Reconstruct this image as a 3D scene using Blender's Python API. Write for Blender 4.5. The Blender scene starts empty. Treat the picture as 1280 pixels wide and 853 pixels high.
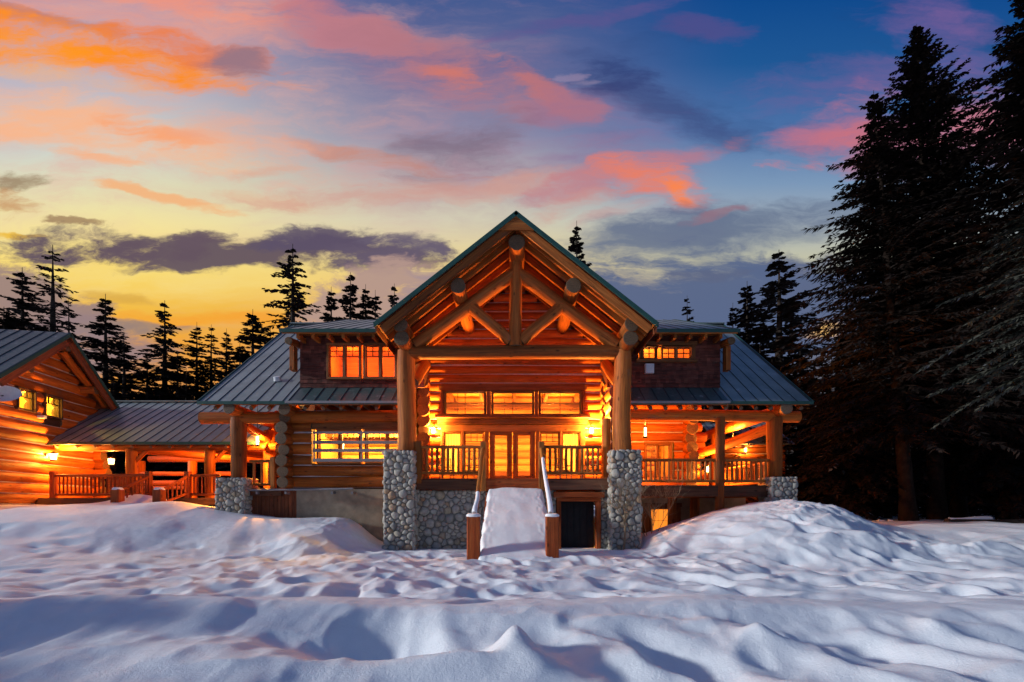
import bpy, math, random
import numpy as np
from mathutils import Vector, Matrix, noise as mnoise

random.seed(7)
rnd = random.random
def U(a, b): return a + (b - a) * rnd()
sc = bpy.context.scene
col = sc.collection
R = math.radians
F, CX, HY, EYE = 600.0, 640.0, 630.0, 1.76      # focal length in photo pixels, horizon row, eye height

def PX(px, d): return (px - CX) / F * d
def PZ(py, d): return EYE + (HY - py) / F * d

def lin(c):
    return tuple(((v / 255) / 12.92 if v / 255 <= 0.04045 else ((v / 255 + 0.055) / 1.055) ** 2.4) for v in c) + (1.0,)

# ------------------------------------------------------------------ render settings
sc.view_settings.view_transform = 'Standard'
sc.view_settings.look = 'None'
sc.view_settings.exposure = 0
sc.view_settings.gamma = 1
sc.render.engine = 'CYCLES'
cy = sc.cycles
cy.use_denoising = True
try: cy.denoiser = 'OPENIMAGEDENOISE'
except Exception: pass
cy.max_bounces = 6; cy.diffuse_bounces = 3; cy.glossy_bounces = 3; cy.transmission_bounces = 4
cy.transparent_max_bounces = 12; cy.caustics_reflective = False; cy.caustics_refractive = False
cy.sample_clamp_indirect = 4.0

# ------------------------------------------------------------------ node helper
class NT:
    def __init__(self, tree):
        self.t = tree; self.n = tree.nodes; self.l = tree.links
    def node(self, typ, **props):
        n = self.n.new(typ)
        for k, v in props.items(): setattr(n, k, v)
        return n
    def link(self, a, b): self.l.new(a, b)
    def setin(self, sock, v):
        if v is None: return
        if isinstance(v, bpy.types.NodeSocket): self.l.new(v, sock)
        else: sock.default_value = v
    def math(self, op, a, b=None, c=None, clamp=False):
        n = self.node('ShaderNodeMath', operation=op, use_clamp=clamp)
        for i, v in enumerate((a, b, c)): self.setin(n.inputs[i], v)
        return n.outputs[0]
    def vmath(self, op, a, b=None):
        n = self.node('ShaderNodeVectorMath', operation=op)
        self.setin(n.inputs[0], a); self.setin(n.inputs[1], b)
        return n.outputs['Value'] if op in ('DOT_PRODUCT', 'LENGTH') else n.outputs['Vector']
    def mix(self, f, a, b, blend='MIX'):
        n = self.node('ShaderNodeMix', data_type='RGBA', blend_type=blend)
        self.setin(n.inputs[0], f); self.setin(n.inputs[6], a); self.setin(n.inputs[7], b)
        return n.outputs[2]
    def noise(self, vec, scale, detail=3, rough=.55, dist=0.0):
        n = self.node('ShaderNodeTexNoise')
        self.setin(n.inputs['Vector'], vec)
        n.inputs['Scale'].default_value = scale; n.inputs['Detail'].default_value = detail
        n.inputs['Roughness'].default_value = rough; n.inputs['Distortion'].default_value = dist
        return n.outputs[0]
    def mapr(self, v, a, b, c=0.0, d=1.0, smooth=True):
        n = self.node('ShaderNodeMapRange', interpolation_type='SMOOTHSTEP' if smooth else 'LINEAR')
        self.setin(n.inputs[0], v)
        for i, x in enumerate((a, b, c, d)): n.inputs[i + 1].default_value = x
        return n.outputs[0]
    def ramp(self, f, stops, interp='LINEAR'):
        n = self.node('ShaderNodeValToRGB'); r = n.color_ramp; r.interpolation = interp
        while len(r.elements) < len(stops): r.elements.new(.5)
        for e, (p, c) in zip(r.elements, stops): e.position = p; e.color = c
        self.setin(n.inputs[0], f)
        return n.outputs[0]
    def attr(self, name):
        n = self.node('ShaderNodeAttribute', attribute_name=name)
        return n
    def bump(self, h, strength=.3, dist=.02):
        n = self.node('ShaderNodeBump'); n.inputs['Strength'].default_value = strength
        n.inputs['Distance'].default_value = dist; self.setin(n.inputs['Height'], h)
        return n.outputs[0]

def c4(r, g, b): return (r, g, b, 1.0)
def new_mat(name):
    m = bpy.data.materials.new(name); m.use_nodes = True
    nt = NT(m.node_tree); bs = m.node_tree.nodes['Principled BSDF']
    return m, nt, bs

# ------------------------------------------------------------------ materials
def mat_wood(name, light, mid, dark, rough=.62, endc=(.19, .12, .075), grain=1.0, spec=.18):
    """gv: (length, across, across) grain coordinates with a random offset per piece; ec = end grain"""
    m, nt, bs = new_mat(name)
    gv = nt.attr('gv').outputs['Vector']; ec = nt.attr('ec').outputs['Fac']; tn = nt.attr('tn').outputs['Fac']
    st = nt.vmath('MULTIPLY', gv, (.35, 6.0 * grain, 6.0 * grain))
    n1 = nt.noise(st, 1.6, 5, .65, .4)
    st2 = nt.vmath('MULTIPLY', gv, (1.3, 30.0 * grain, 30.0 * grain))
    n2 = nt.noise(st2, 1.0, 3, .6)
    n3 = nt.noise(gv, .9, 3, .5)
    base = nt.ramp(n1, [(.25, c4(*dark)), (.47, c4(*mid)), (.72, c4(*light))])
    base = nt.mix(nt.mapr(n2, .35, .75, 0, .45), base, c4(*dark), 'MIX')
    # weathered patches
    base = nt.mix(nt.mapr(n3, .52, .75, 0, .55), base, c4(*(v * .45 for v in mid)))
    # knots
    vor = nt.node('ShaderNodeTexVoronoi'); nt.setin(vor.inputs['Vector'], nt.vmath('MULTIPLY', gv, (1.4, 3.2, 3.2)))
    vor.inputs['Scale'].default_value = 1.0
    base = nt.mix(nt.mapr(vor.outputs['Distance'], .05, .16, .75, 0), base, c4(*(v * .35 for v in dark)))
    # long drying cracks and grey weathering
    crk = nt.noise(nt.vmath('MULTIPLY', gv, (.45, 9.0, 9.0)), 1.0, 2, .5, .3)
    crk = nt.mapr(nt.math('ABSOLUTE', nt.math('SUBTRACT', crk, .5)), .0, .012, 1, 0)
    crk = nt.math('MULTIPLY', crk, nt.mapr(n3, .45, .6))
    base = nt.mix(nt.math('MULTIPLY', crk, .85), base, c4(*(v * .2 for v in dark)))
    n4 = nt.noise(nt.vmath('MULTIPLY', gv, (.8, 2.2, 2.2)), 1.3, 5, .7)
    base = nt.mix(nt.mapr(n4, .56, .78, 0, .38), base, c4(.23, .16, .115))
    # per piece tint
    tv = nt.mapr(tn, 0, 1, .62, 1.32, False)
    vm = nt.node('ShaderNodeVectorMath', operation='SCALE'); nt.link(base, vm.inputs[0]); nt.link(tv, vm.inputs['Scale'])
    # end grain
    ll = nt.vmath('LENGTH', nt.vmath('MULTIPLY', gv, (0, 1, 1)))
    rings = nt.noise(gv, 9, 4, .7)
    endcol = nt.mix(nt.mapr(rings, .35, .7), c4(*endc), c4(*(v * .45 for v in endc)))
    colr = nt.mix(ec, vm.outputs[0], endcol)
    nt.link(colr, bs.inputs['Base Color'])
    bs.inputs['Roughness'].default_value = rough
    bs.inputs['Specular IOR Level'].default_value = spec
    h = nt.math('SUBTRACT', nt.math('ADD', n1, nt.math('MULTIPLY', n2, .5)), nt.math('MULTIPLY', crk, .8))
    nt.link(nt.bump(h, .5, .03), bs.inputs['Normal'])
    return m

M = {}
M['log'] = mat_wood('log_wood', (.62, .185, .026), (.45, .115, .015), (.19, .041, .008))
M['logfront'] = mat_wood('weathered_log_wood', (.52, .172, .038), (.355, .10, .020), (.14, .037, .010), endc=(.17, .105, .06))
M['cedar'] = mat_wood('red_cedar_boards', (.34, .11, .04), (.22, .062, .024), (.10, .028, .014))
M['railwood'] = mat_wood('railing_wood', (.62, .24, .05), (.42, .14, .028), (.2, .055, .014))
M['soffit'] = mat_wood('soffit_boards', (.54, .175, .030), (.39, .11, .018), (.19, .05, .011))
M['shingle'] = mat_wood('dark_red_shingles', (.25, .075, .050), (.14, .042, .030), (.06, .021, .017), rough=.7)
M['trim'] = mat_wood('window_trim', (.36, .15, .05), (.25, .09, .03), (.12, .045, .018))
M['darktrim'] = mat_wood('dark_window_frame', (.14, .07, .045), (.085, .045, .03), (.04, .02, .015))
M['deckbeam'] = mat_wood('deck_beam', (.28, .12, .06), (.18, .075, .04), (.08, .033, .02))
M['post_red'] = mat_wood('stained_post', (.52, .13, .03), (.37, .075, .018), (.17, .03, .009))
M['room'] = mat_wood('interior_wood', (.78, .46, .16), (.66, .36, .11), (.45, .2, .05))

def mat_simple(name, c, rough=.6, metal=0.0, var=.25, scale=6, bump=.15, spec=.4):
    m, nt, bs = new_mat(name)
    tc = nt.node('ShaderNodeTexCoord').outputs['Object']
    n = nt.noise(tc, scale, 4, .6)
    v = nt.mapr(n, .25, .75, 1 - var, 1 + var, False)
    vm = nt.node('ShaderNodeVectorMath', operation='SCALE'); vm.inputs[0].default_value = c; nt.link(v, vm.inputs['Scale'])
    nt.link(vm.outputs[0], bs.inputs['Base Color'])
    bs.inputs['Roughness'].default_value = rough; bs.inputs['Metallic'].default_value = metal
    bs.inputs['Specular IOR Level'].default_value = spec
    if bump: nt.link(nt.bump(n, bump, .02), bs.inputs['Normal'])
    return m
M['chink'] = mat_simple('grey_chinking', (.50, .43, .42), .8)
M['concrete'] = mat_simple('concrete', (.33, .26, .18), .85, var=.35, scale=2.5)
M['mortar'] = mat_simple('mortar', (.26, .24, .21), .9, var=.3, scale=8)
M['pipe'] = mat_simple('grey_painted_bar', (.25, .23, .235), .5, var=.1)
M['greentrim'] = mat_simple('green_metal_trim', (.022, .075, .062), .4, var=.2)
M['iron'] = mat_simple('black_iron', (.02, .02, .02), .5, var=.2)
M['white'] = mat_simple('white_plastic', (.62, .64, .68), .5, var=.08)
M['dark'] = mat_simple('dark_doorway', (.012, .012, .014), .7, var=.5, scale=3)
M['bark'] = mat_simple('conifer_bark', (.045, .034, .028), .95, var=.6, scale=5, bump=.8, spec=.1)
M['barkred'] = mat_simple('reddish_conifer_bark', (.020, .013, .010), .95, var=.65, scale=4, bump=.8, spec=.1)
M['twig'] = mat_simple('bare_twigs', (.30, .20, .11), .8, var=.3)
M['fabric'] = mat_simple('curtain_cloth', (.75, .5, .2), .9, var=.1)
def mat_curtain():
    m = bpy.data.materials.new('lit_curtain_cloth'); m.use_nodes = True
    nt = NT(m.node_tree); nt.n.clear()
    out = nt.node('ShaderNodeOutputMaterial'); tl = nt.node('ShaderNodeBsdfTranslucent'); df = nt.node('ShaderNodeBsdfDiffuse')
    n = nt.noise(nt.node('ShaderNodeTexCoord').outputs['Object'], 5, 3, .6)
    cc = nt.mix(n, c4(.85, .6, .25), c4(.95, .75, .4)); nt.link(cc, tl.inputs[0]); nt.link(cc, df.inputs[0])
    mx = nt.node('ShaderNodeMixShader'); mx.inputs[0].default_value = .3
    nt.link(tl.outputs[0], mx.inputs[1]); nt.link(df.outputs[0], mx.inputs[2]); nt.link(mx.outputs[0], out.inputs[0])
    return m
M['fabric'] = mat_curtain()
M['dish'] = mat_simple('satellite_dish_grey', (.8, .8, .78), .5, var=.1)

def mat_roof(name, c1, c2, rough=.38):
    m, nt, bs = new_mat(name)
    tc = nt.node('ShaderNodeTexCoord').outputs['Object']
    n = nt.noise(tc, 1.1, 5, .6); n2 = nt.noise(tc, 9, 4, .65)
    f = nt.math('ADD', nt.math('MULTIPLY', n, .7), nt.math('MULTIPLY', n2, .3))
    cc = nt.mix(nt.mapr(f, .35, .65), c4(*c1), c4(*c2))
    st = nt.noise(nt.vmath('MULTIPLY', tc, (7, .5, .5)), 1.0, 4, .6)          # run-off streaks down the slope
    cc = nt.mix(nt.mapr(st, .5, .75, 0, .4), cc, c4(*(x * .55 for x in c1)))
    fr = nt.noise(tc, 2.3, 6, .72)                                            # frost
    cc = nt.mix(nt.mapr(fr, .58, .74, 0, .4), cc, c4(.66, .68, .72))
    nt.link(cc, bs.inputs['Base Color'])
    nt.link(nt.mapr(n2, .3, .7, rough - .08, rough + .18), bs.inputs['Roughness'])
    bs.inputs['Metallic'].default_value = .1
    nt.link(nt.bump(n, .12, .03), bs.inputs['Normal'])
    return m
M['roof'] = mat_roof('standing_seam_metal', (.20, .235, .225), (.29, .325, .315))
M['roofgreen'] = mat_roof('green_seam_metal', (.05, .088, .086), (.085, .12, .122))
M['seam'] = mat_simple('dark_roof_seam', (.035, .04, .045), .5, var=.2)

def mat_stone():
    m, nt, bs = new_mat('river_stone')
    tn = nt.attr('tn').outputs['Fac']
    tc = nt.node('ShaderNodeTexCoord').outputs['Object']
    basec = nt.ramp(tn, [(0, c4(.25, .235, .21)), (.3, c4(.40, .375, .325)), (.55, c4(.51, .465, .385)), (.8, c4(.62, .56, .45)), (.93, c4(.46, .36, .23)), (1, c4(.50, .30, .16))])
    n = nt.noise(tc, 7, 5, .65); n2 = nt.noise(tc, 40, 3, .6)
    colr = nt.mix(nt.mapr(n, .3, .7, 0, .45), basec, c4(.2, .185, .165))
    colr = nt.mix(nt.mapr(n2, .5, .8, 0, .4), colr, c4(.5, .48, .45))
    nt.link(colr, bs.inputs['Base Color']); bs.inputs['Roughness'].default_value = .75
    nt.link(nt.bump(nt.math('ADD', n, nt.math('MULTIPLY', n2, .3)), .3, .03), bs.inputs['Normal'])
    return m
M['stone'] = mat_stone()

def mat_snow(name, c=(.83, .86, .89), b1=.25):
    m, nt, bs = new_mat(name)
    tc = nt.node('ShaderNodeTexCoord').outputs['Object']
    n = nt.noise(tc, 3.0, 5, .6); n2 = nt.noise(tc, 38, 4, .75); n3 = nt.noise(tc, 150, 2, .6)
    nt.link(nt.mix(nt.mapr(n, .3, .7), c4(*(v * .95 for v in c)), c4(*c)), bs.inputs['Base Color'])
    bs.inputs['Roughness'].default_value = .62
    bs.inputs['Specular IOR Level'].default_value = .25
    h = nt.math('ADD', nt.math('MULTIPLY', n2, .7), nt.math('MULTIPLY', n3, .35))
    h = nt.math('ADD', h, nt.math('MULTIPLY', n, 2.0))
    nt.link(nt.bump(h, b1, .03), bs.inputs['Normal'])
    return m
M['snow'] = mat_snow('snow_surface', b1=.5)
M['snowcap'] = mat_snow('fresh_snow', (.97, .97, .97), .10)

def mat_leaf(name, a, b):
    m, nt, bs = new_mat(name)
    tc = nt.node('ShaderNodeTexCoord').outputs['Object']
    n = nt.noise(tc, 1.7, 4, .7)
    nt.link(nt.mix(nt.mapr(n, .35, .65), c4(*a), c4(*b)), bs.inputs['Base Color'])
    bs.inputs['Roughness'].default_value = .8
    bs.inputs['Specular IOR Level'].default_value = .08
    return m
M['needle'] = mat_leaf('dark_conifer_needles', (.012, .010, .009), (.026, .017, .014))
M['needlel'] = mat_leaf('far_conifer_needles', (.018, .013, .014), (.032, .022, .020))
M['needlef'] = mat_leaf('frosted_spruce_needles', (.022, .026, .020), (.085, .085, .068))
M['frost'] = mat_leaf('snowy_needles', (.09, .10, .10), (.22, .23, .24))

def mat_glass():
    m = bpy.data.materials.new('window_glass'); m.use_nodes = True
    nt = NT(m.node_tree); nt.n.clear()
    out = nt.node('ShaderNodeOutputMaterial'); tr = nt.node('ShaderNodeBsdfTransparent'); gl = nt.node('ShaderNodeBsdfGlossy')
    gl.inputs['Roughness'].default_value = .04
    tr.inputs['Color'].default_value = (.93, .93, .93, 1)
    fr = nt.node('ShaderNodeFresnel'); fr.inputs['IOR'].default_value = 1.45
    mx = nt.node('ShaderNodeMixShader'); nt.link(fr.outputs[0], mx.inputs[0])
    nt.link(tr.outputs[0], mx.inputs[1]); nt.link(gl.outputs[0], mx.inputs[2]); nt.link(mx.outputs[0], out.inputs[0])
    return m
M['glass'] = mat_glass()
def mat_emit(name, c, s):
    m = bpy.data.materials.new(name); m.use_nodes = True
    nt = NT(m.node_tree); nt.n.clear()
    out = nt.node('ShaderNodeOutputMaterial'); e = nt.node('ShaderNodeEmission')
    e.inputs[0].default_value = c4(*c); e.inputs[1].default_value = s; nt.link(e.outputs[0], out.inputs[0])
    return m
M['bulb'] = mat_emit('lit_lamp_glass', (1.0, .62, .2), 14)
M['blind'] = mat_emit('backlit_window_blind', (1.0, .27, .025), 1.2)

# ------------------------------------------------------------------ object helpers
rootloc = {}
def tag(o, label=None, cat=None, group=None, kind=None):
    if label: o['label'] = label
    if cat: o['category'] = cat
    if group: o['group'] = group
    if kind: o['kind'] = kind
    return o
def thing(name, label, cat, loc, rz=0.0, group=None, local=False):
    o = bpy.data.objects.new(name, None); col.objects.link(o)
    o.empty_display_size = .3
    o.location = loc; o.rotation_euler = (0, 0, rz)
    rootloc[o] = Vector((0, 0, 0)) if local else Vector(loc)
    return tag(o, label, cat, group)

class MB:
    def __init__(self):
        self.v = []; self.f = []; self.gv = []; self.ec = []; self.tn = []; self.sm = []; self.mi = []
    def add(self, verts, faces, gv=None, ec=None, tn=None, smooth=True, mi=0):
        o = len(self.v); n = len(verts)
        self.v += [tuple(p) for p in verts]
        self.gv += gv if gv else [tuple(p) for p in verts]
        self.ec += ec if ec else [0.0] * n
        t = rnd() if tn is None else tn
        self.tn += [t] * n
        for f in faces:
            self.f.append([i + o for i in f]); self.sm.append(smooth); self.mi.append(mi)
    def log(self, p0, p1, r0, r1=None, n=12, segs=5, wob=.02, tn=None, cap=True, flare=0.0, mi=0):
        r1 = r0 if r1 is None else r1
        p0 = Vector(p0); p1 = Vector(p1); d = (p1 - p0); L = d.length
        if L < 1e-4: return
        d.normalize()
        up = Vector((0, 0, 1)) if abs(d.z) < .9 else Vector((1, 0, 0))
        a = d.cross(up).normalized(); b = a.cross(d).normalized()
        so = rnd() * 50; ph = rnd() * 6.28
        V = []; G = []; E = []; Fc = []
        for s in range(segs + 1):
            t = s / segs; r = r0 + (r1 - r0) * t
            if flare: r *= 1 + flare * (max(0, .25 - t) / .25) ** 2
            off = a * (wob * math.sin(ph + t * 4.1)) + b * (wob * math.sin(ph * 1.7 + t * 5.3))
            if s in (0, segs): off *= .5
            c = p0 + d * (L * t) + off
            for k in range(n):
                th = 2 * math.pi * k / n
                rr = r * (1 + .025 * math.sin(3 * th + ph) + .02 * math.sin(2 * th + so + t * 3))
                V.append(c + a * (rr * math.cos(th)) + b * (rr * math.sin(th)))
                G.append((L * t + so, rr * math.cos(th) + so, rr * math.sin(th) + so)); E.append(0.0)
        for s in range(segs):
            for k in range(n):
                k2 = (k + 1) % n
                Fc.append((s * n + k, s * n + k2, (s + 1) * n + k2, (s + 1) * n + k))
        if tn is None: tn = rnd()
        self.add(V, Fc, G, E, tn, True, mi)
        if cap:
            for s, c, sg in ((0, p0, 1), (segs, p1, -1)):
                ring = V[s * n:(s + 1) * n]
                cc = sum(ring, Vector()) / n
                vv = [cc + (p - cc) * .90 - d * sg * .012 for p in ring] + [cc - d * sg * .014]
                vv2 = ring + vv
                gg = [((p - cc).dot(a) * 3 + so, (p - cc).dot(b) * 3 + so, so) for p in vv2]
                ff = [((k + 1) % n, k, n + k, n + (k + 1) % n) if sg > 0 else (k, (k + 1) % n, n + (k + 1) % n, n + k) for k in range(n)]
                ff += [(n + (k + 1) % n, n + k, 2 * n) if sg > 0 else (n + k, n + (k + 1) % n, 2 * n) for k in range(n)]
                self.add(vv2, ff, gg, [1.0] * len(vv2), tn, False, mi)
    def board(self, p0, p1, w, h, up=(0, 0, 1), ch=.012, tn=None, mi=0):
        """bar of width w (sideways) and height h (along up) from p0 to p1, chamfered"""
        p0 = Vector(p0); p1 = Vector(p1); d = p1 - p0; L = d.length
        if L < 1e-4: return
        d.normalize(); up = Vector(up)
        if abs(d.dot(up.normalized())) > .98: up = Vector((0, 1, 0)) if abs(d.y) < .9 else Vector((1, 0, 0))
        a = d.cross(up).normalized(); b = a.cross(d).normalized()
        ch = min(ch, w * .25, h * .25); x = w / 2; y = h / 2
        prof = [(x, -y + ch), (x, y - ch), (x - ch, y), (-x + ch, y), (-x, y - ch), (-x, -y + ch), (-x + ch, -y), (x - ch, -y)]
        so = rnd() * 50; V = []; G = []
        for t in (0, L):
            for (q, s) in prof:
                V.append(p0 + d * t + a * q + b * s); G.append((t + so, q + so, s + so))
        Fc = [(k, (k + 1) % 8, 8 + (k + 1) % 8, 8 + k) for k in range(8)] + [tuple(range(7, -1, -1)), tuple(range(8, 16))]
        self.add(V, Fc, G, None, tn, False, mi)
    def box(self, x0, x1, y0, y1, z0, z1, T=None, tn=None, mi=0, ch=.01):
        """axis box; T maps (a, d, z) local wall coordinates"""
        L = (x1 - x0, y1 - y0, z1 - z0); k = max(range(3), key=lambda i: L[i])
        c = [(x0 + x1) / 2, (y0 + y1) / 2, (z0 + z1) / 2]
        a = list(c); b = list(c); lo = (x0, y0, z0); hi = (x1, y1, z1); a[k] = lo[k]; b[k] = hi[k]
        tmp = MB()
        if k == 0: tmp.board(a, b, L[1], L[2], (0, 0, 1), ch, tn, mi)
        elif k == 1: tmp.board(a, b, L[0], L[2], (0, 0, 1), ch, tn, mi)
        else: tmp.board(a, b, L[0], L[1], (0, 1, 0), ch, tn, mi)
        if T: tmp.v = [tuple(T(*p)) for p in tmp.v]
        self.merge(tmp)
    def merge(self, o):
        n = len(self.v)
        self.v += o.v; self.gv += o.gv; self.ec += o.ec; self.tn += o.tn; self.sm += o.sm; self.mi += o.mi
        self.f += [[i + n for i in f] for f in o.f]
    def poly(self, pts, tn=None, smooth=False, mi=0):
        self.add(pts, [tuple(range(len(pts)))], None, None, tn, smooth, mi)
    def slab(self, quad, nrm, th, tn=None, mi=0):
        """quad extruded by th against nrm"""
        nrm = Vector(nrm).normalized(); q = [Vector(p) for p in quad]; q2 = [p - nrm * th for p in q]
        self.add(q + q2, [(0, 1, 2, 3), (7, 6, 5, 4)] + [(i, 4 + i, 4 + (i + 1) % 4, (i + 1) % 4) for i in range(4)], None, None, tn, False, mi)
    def build(self, name, mats, parent=None, label=None):
        me = bpy.data.meshes.new(name)
        off = rootloc.get(parent, Vector((0, 0, 0))) if parent else Vector((0, 0, 0))
        v = np.array(self.v, dtype=np.float32) - np.array(off, dtype=np.float32) if self.v else np.zeros((0, 3))
        me.from_pydata(v.tolist(), [], self.f)
        if not isinstance(mats, (list, tuple)): mats = [mats]
        for m in mats: me.materials.append(m)
        me.polygons.foreach_set('use_smooth', self.sm)
        if len(mats) > 1: me.polygons.foreach_set('material_index', self.mi)
        at = me.attributes.new('gv', 'FLOAT_VECTOR', 'POINT'); at.data.foreach_set('vector', np.array(self.gv, dtype=np.float32).ravel())
        at = me.attributes.new('ec', 'FLOAT', 'POINT'); at.data.foreach_set('value', np.array(self.ec, dtype=np.float32))
        at = me.attributes.new('tn', 'FLOAT', 'POINT'); at.data.foreach_set('value', np.array(self.tn, dtype=np.float32))
        me.update()
        o = bpy.data.objects.new(name, me); col.objects.link(o)
        if parent:
            o.parent = parent; rootloc[o] = off
        if label: o['label'] = label
        return o

def plamp(loc, power, c=(1, .5, .14), r=.08, parent=None, name='lamp_light'):
    l = bpy.data.lights.new(name, 'POINT'); l.energy = power; l.color = c; l.shadow_soft_size = r
    o = bpy.data.objects.new(name, l); col.objects.link(o)
    off = rootloc.get(parent, Vector((0, 0, 0))) if parent else Vector((0, 0, 0))
    o.location = Vector(loc) - off
    if parent: o.parent = parent
    return o

def slamp(loc, power, d, c, size=140, r=.06, parent=None):
    l = bpy.data.lights.new('lamp_light', 'SPOT'); l.energy = power; l.color = c; l.shadow_soft_size = r; l.spot_size = R(size); l.spot_blend = .5
    o = bpy.data.objects.new('lamp_light', l); col.objects.link(o)
    o.location = Vector(loc) - (rootloc.get(parent, Vector((0, 0, 0))) if parent else Vector((0, 0, 0)))
    o.rotation_euler = Vector(d).to_track_quat('-Z', 'Y').to_euler()
    if parent: o.parent = parent
    return o

# ------------------------------------------------------------------ log walls
def log_wall(mb, ck, tr, T, a0, a1, z0, z1, course, r, openings=(), alim=None, ext=(0, 0), jit=.12, n=12):
    """logs along a; openings (a0,a1,z0,z1); T maps (a, d, z); d = outwards"""
    k = 0; nz = max(1, round((z1 - z0) / course)); course = (z1 - z0) / nz
    cuts = []
    for op in openings:
        k0 = int(math.floor((op[2] - z0) / course + .2)); k1 = int(math.ceil((op[3] - z0) / course - .2))
        cuts.append((op, k0, k1))
        for (zz0, zz1) in ((z0 + k0 * course, op[2]), (op[3], z0 + k1 * course)):
            if zz1 - zz0 > .02:
                tr.append(MB()); tr[-1].box(op[0], op[1], -.1, r * .62, zz0, zz1, T)
    for k in range(nz):
        zc = z0 + (k + .5) * course
        A0, A1 = (a0, a1) if alim is None else alim(zc)
        if alim is not None and A1 - A0 < .3: continue
        iv = [(A0, A1)]
        for op, k0, k1 in cuts:
            if k0 <= k < k1:
                nv = []
                for (s, e) in iv:
                    if op[1] <= s or op[0] >= e: nv.append((s, e)); continue
                    if op[0] - s > .05: nv.append((s, op[0]))
                    if e - op[1] > .05: nv.append((op[1], e))
                iv = nv
        for (s, e) in iv:
            es = s - (ext[0] + U(-jit, jit) if (abs(s - A0) < 1e-6 and ext[0]) else 0)
            ee = e + (ext[1] + U(-jit, jit) if (abs(e - A1) < 1e-6 and ext[1]) else 0)
            rr = r * U(.96, 1.03)
            tmp = MB(); tmp.log((es, 0, zc), (ee, 0, zc), rr, rr * U(.97, 1.03), n, max(3, int((ee - es) / 1.3)), .012)
            tmp.v = [tuple(T(*p)) for p in tmp.v]
            mb.merge(tmp)
            ck.box(s, e, -r * .7, math.sqrt(max(1e-4, r * r - (course / 2 - .020) ** 2)), zc - course / 2 - .002 * (k % 2), zc + course / 2 + .002 * (k % 2), T, ch=.001)

def window(root, T, a0, a1, z0, z1, fw=.07, d0=-.05, d1=.30, sashes=None, grid=None, mat='darktrim', pane=True, mw=.028, label=None, name='window'):
    """frame round a0..a1, z0..z1; sashes = list of (a0,a1) lights each with its own stiles; grid(a0,a1,z0,z1)->list of bars"""
    m = MB()
    for (p, q, s, t) in ((a0 - fw, a1 + fw, z1, z1 + fw), (a0 - fw, a1 + fw, z0 - fw, z0), (a0 - fw, a0, z0, z1), (a1, a1 + fw, z0, z1)):
        m.box(p, q, d0, d1, s, t, T)
    sashes = sashes or [(a0, a1)]
    for i in range(len(sashes) - 1):
        m.box(sashes[i][1], sashes[i + 1][0], d0, d1 - .06, z0, z1, T)
    dp = d1 - .16
    for (s, e) in sashes:
        sw = .035
        for (p, q, u, t) in ((s, e, z1 - sw, z1), (s, e, z0, z0 + sw), (s, s + sw, z0 + sw, z1 - sw), (e - sw, e, z0 + sw, z1 - sw)):
            m.box(p, q, dp - .03, dp + .05, u, t, T)
        if grid:
            for (p, q, u, t) in grid(s, e, z0, z1): m.box(p, q, dp - .02, dp + .04, u, t, T, ch=.004)
    w = m.build(name, M[mat], root, label)
    if pane:
        g = MB()
        for (s, e) in sashes: g.poly([T(s, dp, z0), T(e, dp, z0), T(e, dp, z1), T(s, dp, z1)])
        g.build('pane', M['glass'], w)
    return w
def g_top(nv, frac, n2=1):
    def f(s, e, z0, z1):
        zt = z1 - (z1 - z0) * frac; b = .014; o = [(s, e, zt - b, zt + b)]
        if n2 == 2:
            zm = (zt + z1) / 2; o.append((s, e, zm - b, zm + b))
        for i in range(1, nv): x = s + (e - s) * i / nv; o.append((x - b, x + b, zt, z1))
        return o
    return f
def g_grid(nx, nz):
    def f(s, e, z0, z1):
        b = .014; o = []
        for i in range(1, nx): x = s + (e - s) * i / nx; o.append((x - b, x + b, z0, z1))
        for i in range(1, nz): z = z0 + (z1 - z0) * i / nz; o.append((s, e, z - b, z + b))
        return o
    return f

def room(root, T, a0, a1, z0, z1, depth, lamps, d0=-.32, power=60, c=(1, .5, .12), logs=True):
    m = MB(); D = d0 - depth
    P = lambda a, d, z: T(a, d, z)
    m.poly([P(a0, D, z0), P(a1, D, z0), P(a1, D, z1), P(a0, D, z1)])
    m.poly([P(a0, D, z0), P(a0, D, z1), P(a0, d0, z1), P(a0, d0, z0)])
    m.poly([P(a1, D, z0), P(a1, d0, z0), P(a1, d0, z1), P(a1, D, z1)])
    m.poly([P(a0, d0, z0), P(a1, d0, z0), P(a1, D, z0), P(a0, D, z0)])
    m.poly([P(a0, d0, z1), P(a0, D, z1), P(a1, D, z1), P(a1, d0, z1)])
    if logs:
        z = z0 + .2
        while z < z1 - .1:
            t = MB(); t.log((a0, D + .02, z), (a1, D + .02, z), .2, .2, 10, 2, 0, cap=False)
            t.v = [tuple(T(*p)) for p in t.v]; m.merge(t); z += .4
    o = m.build('interior_room', M['room'], root)
    if logs:
        b = MB(); k = max(2, int((a1 - a0) / 1.5))
        for i in range(k):
            x = a0 + (a1 - a0) * (i + .5) / k
            b.box(x - .09, x + .09, D + .05, d0 - .1, z1 - .34, z1 - .02, T)
        b.box(a0 + .02, a1 - .02, D + depth * .5 - .12, D + depth * .5 + .12, z1 - .62, z1 - .35, T)
        b.box(a0 + .4, a1 - .4, D + .25, D + .3, z0, z0 + .8, T)
        b.build('ceiling_beams', M['trim'], o)
    for (a, d, z) in lamps: plamp(Vector(T(a, d, z)), power, c, .12, None, 'interior_light')
    return o

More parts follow.
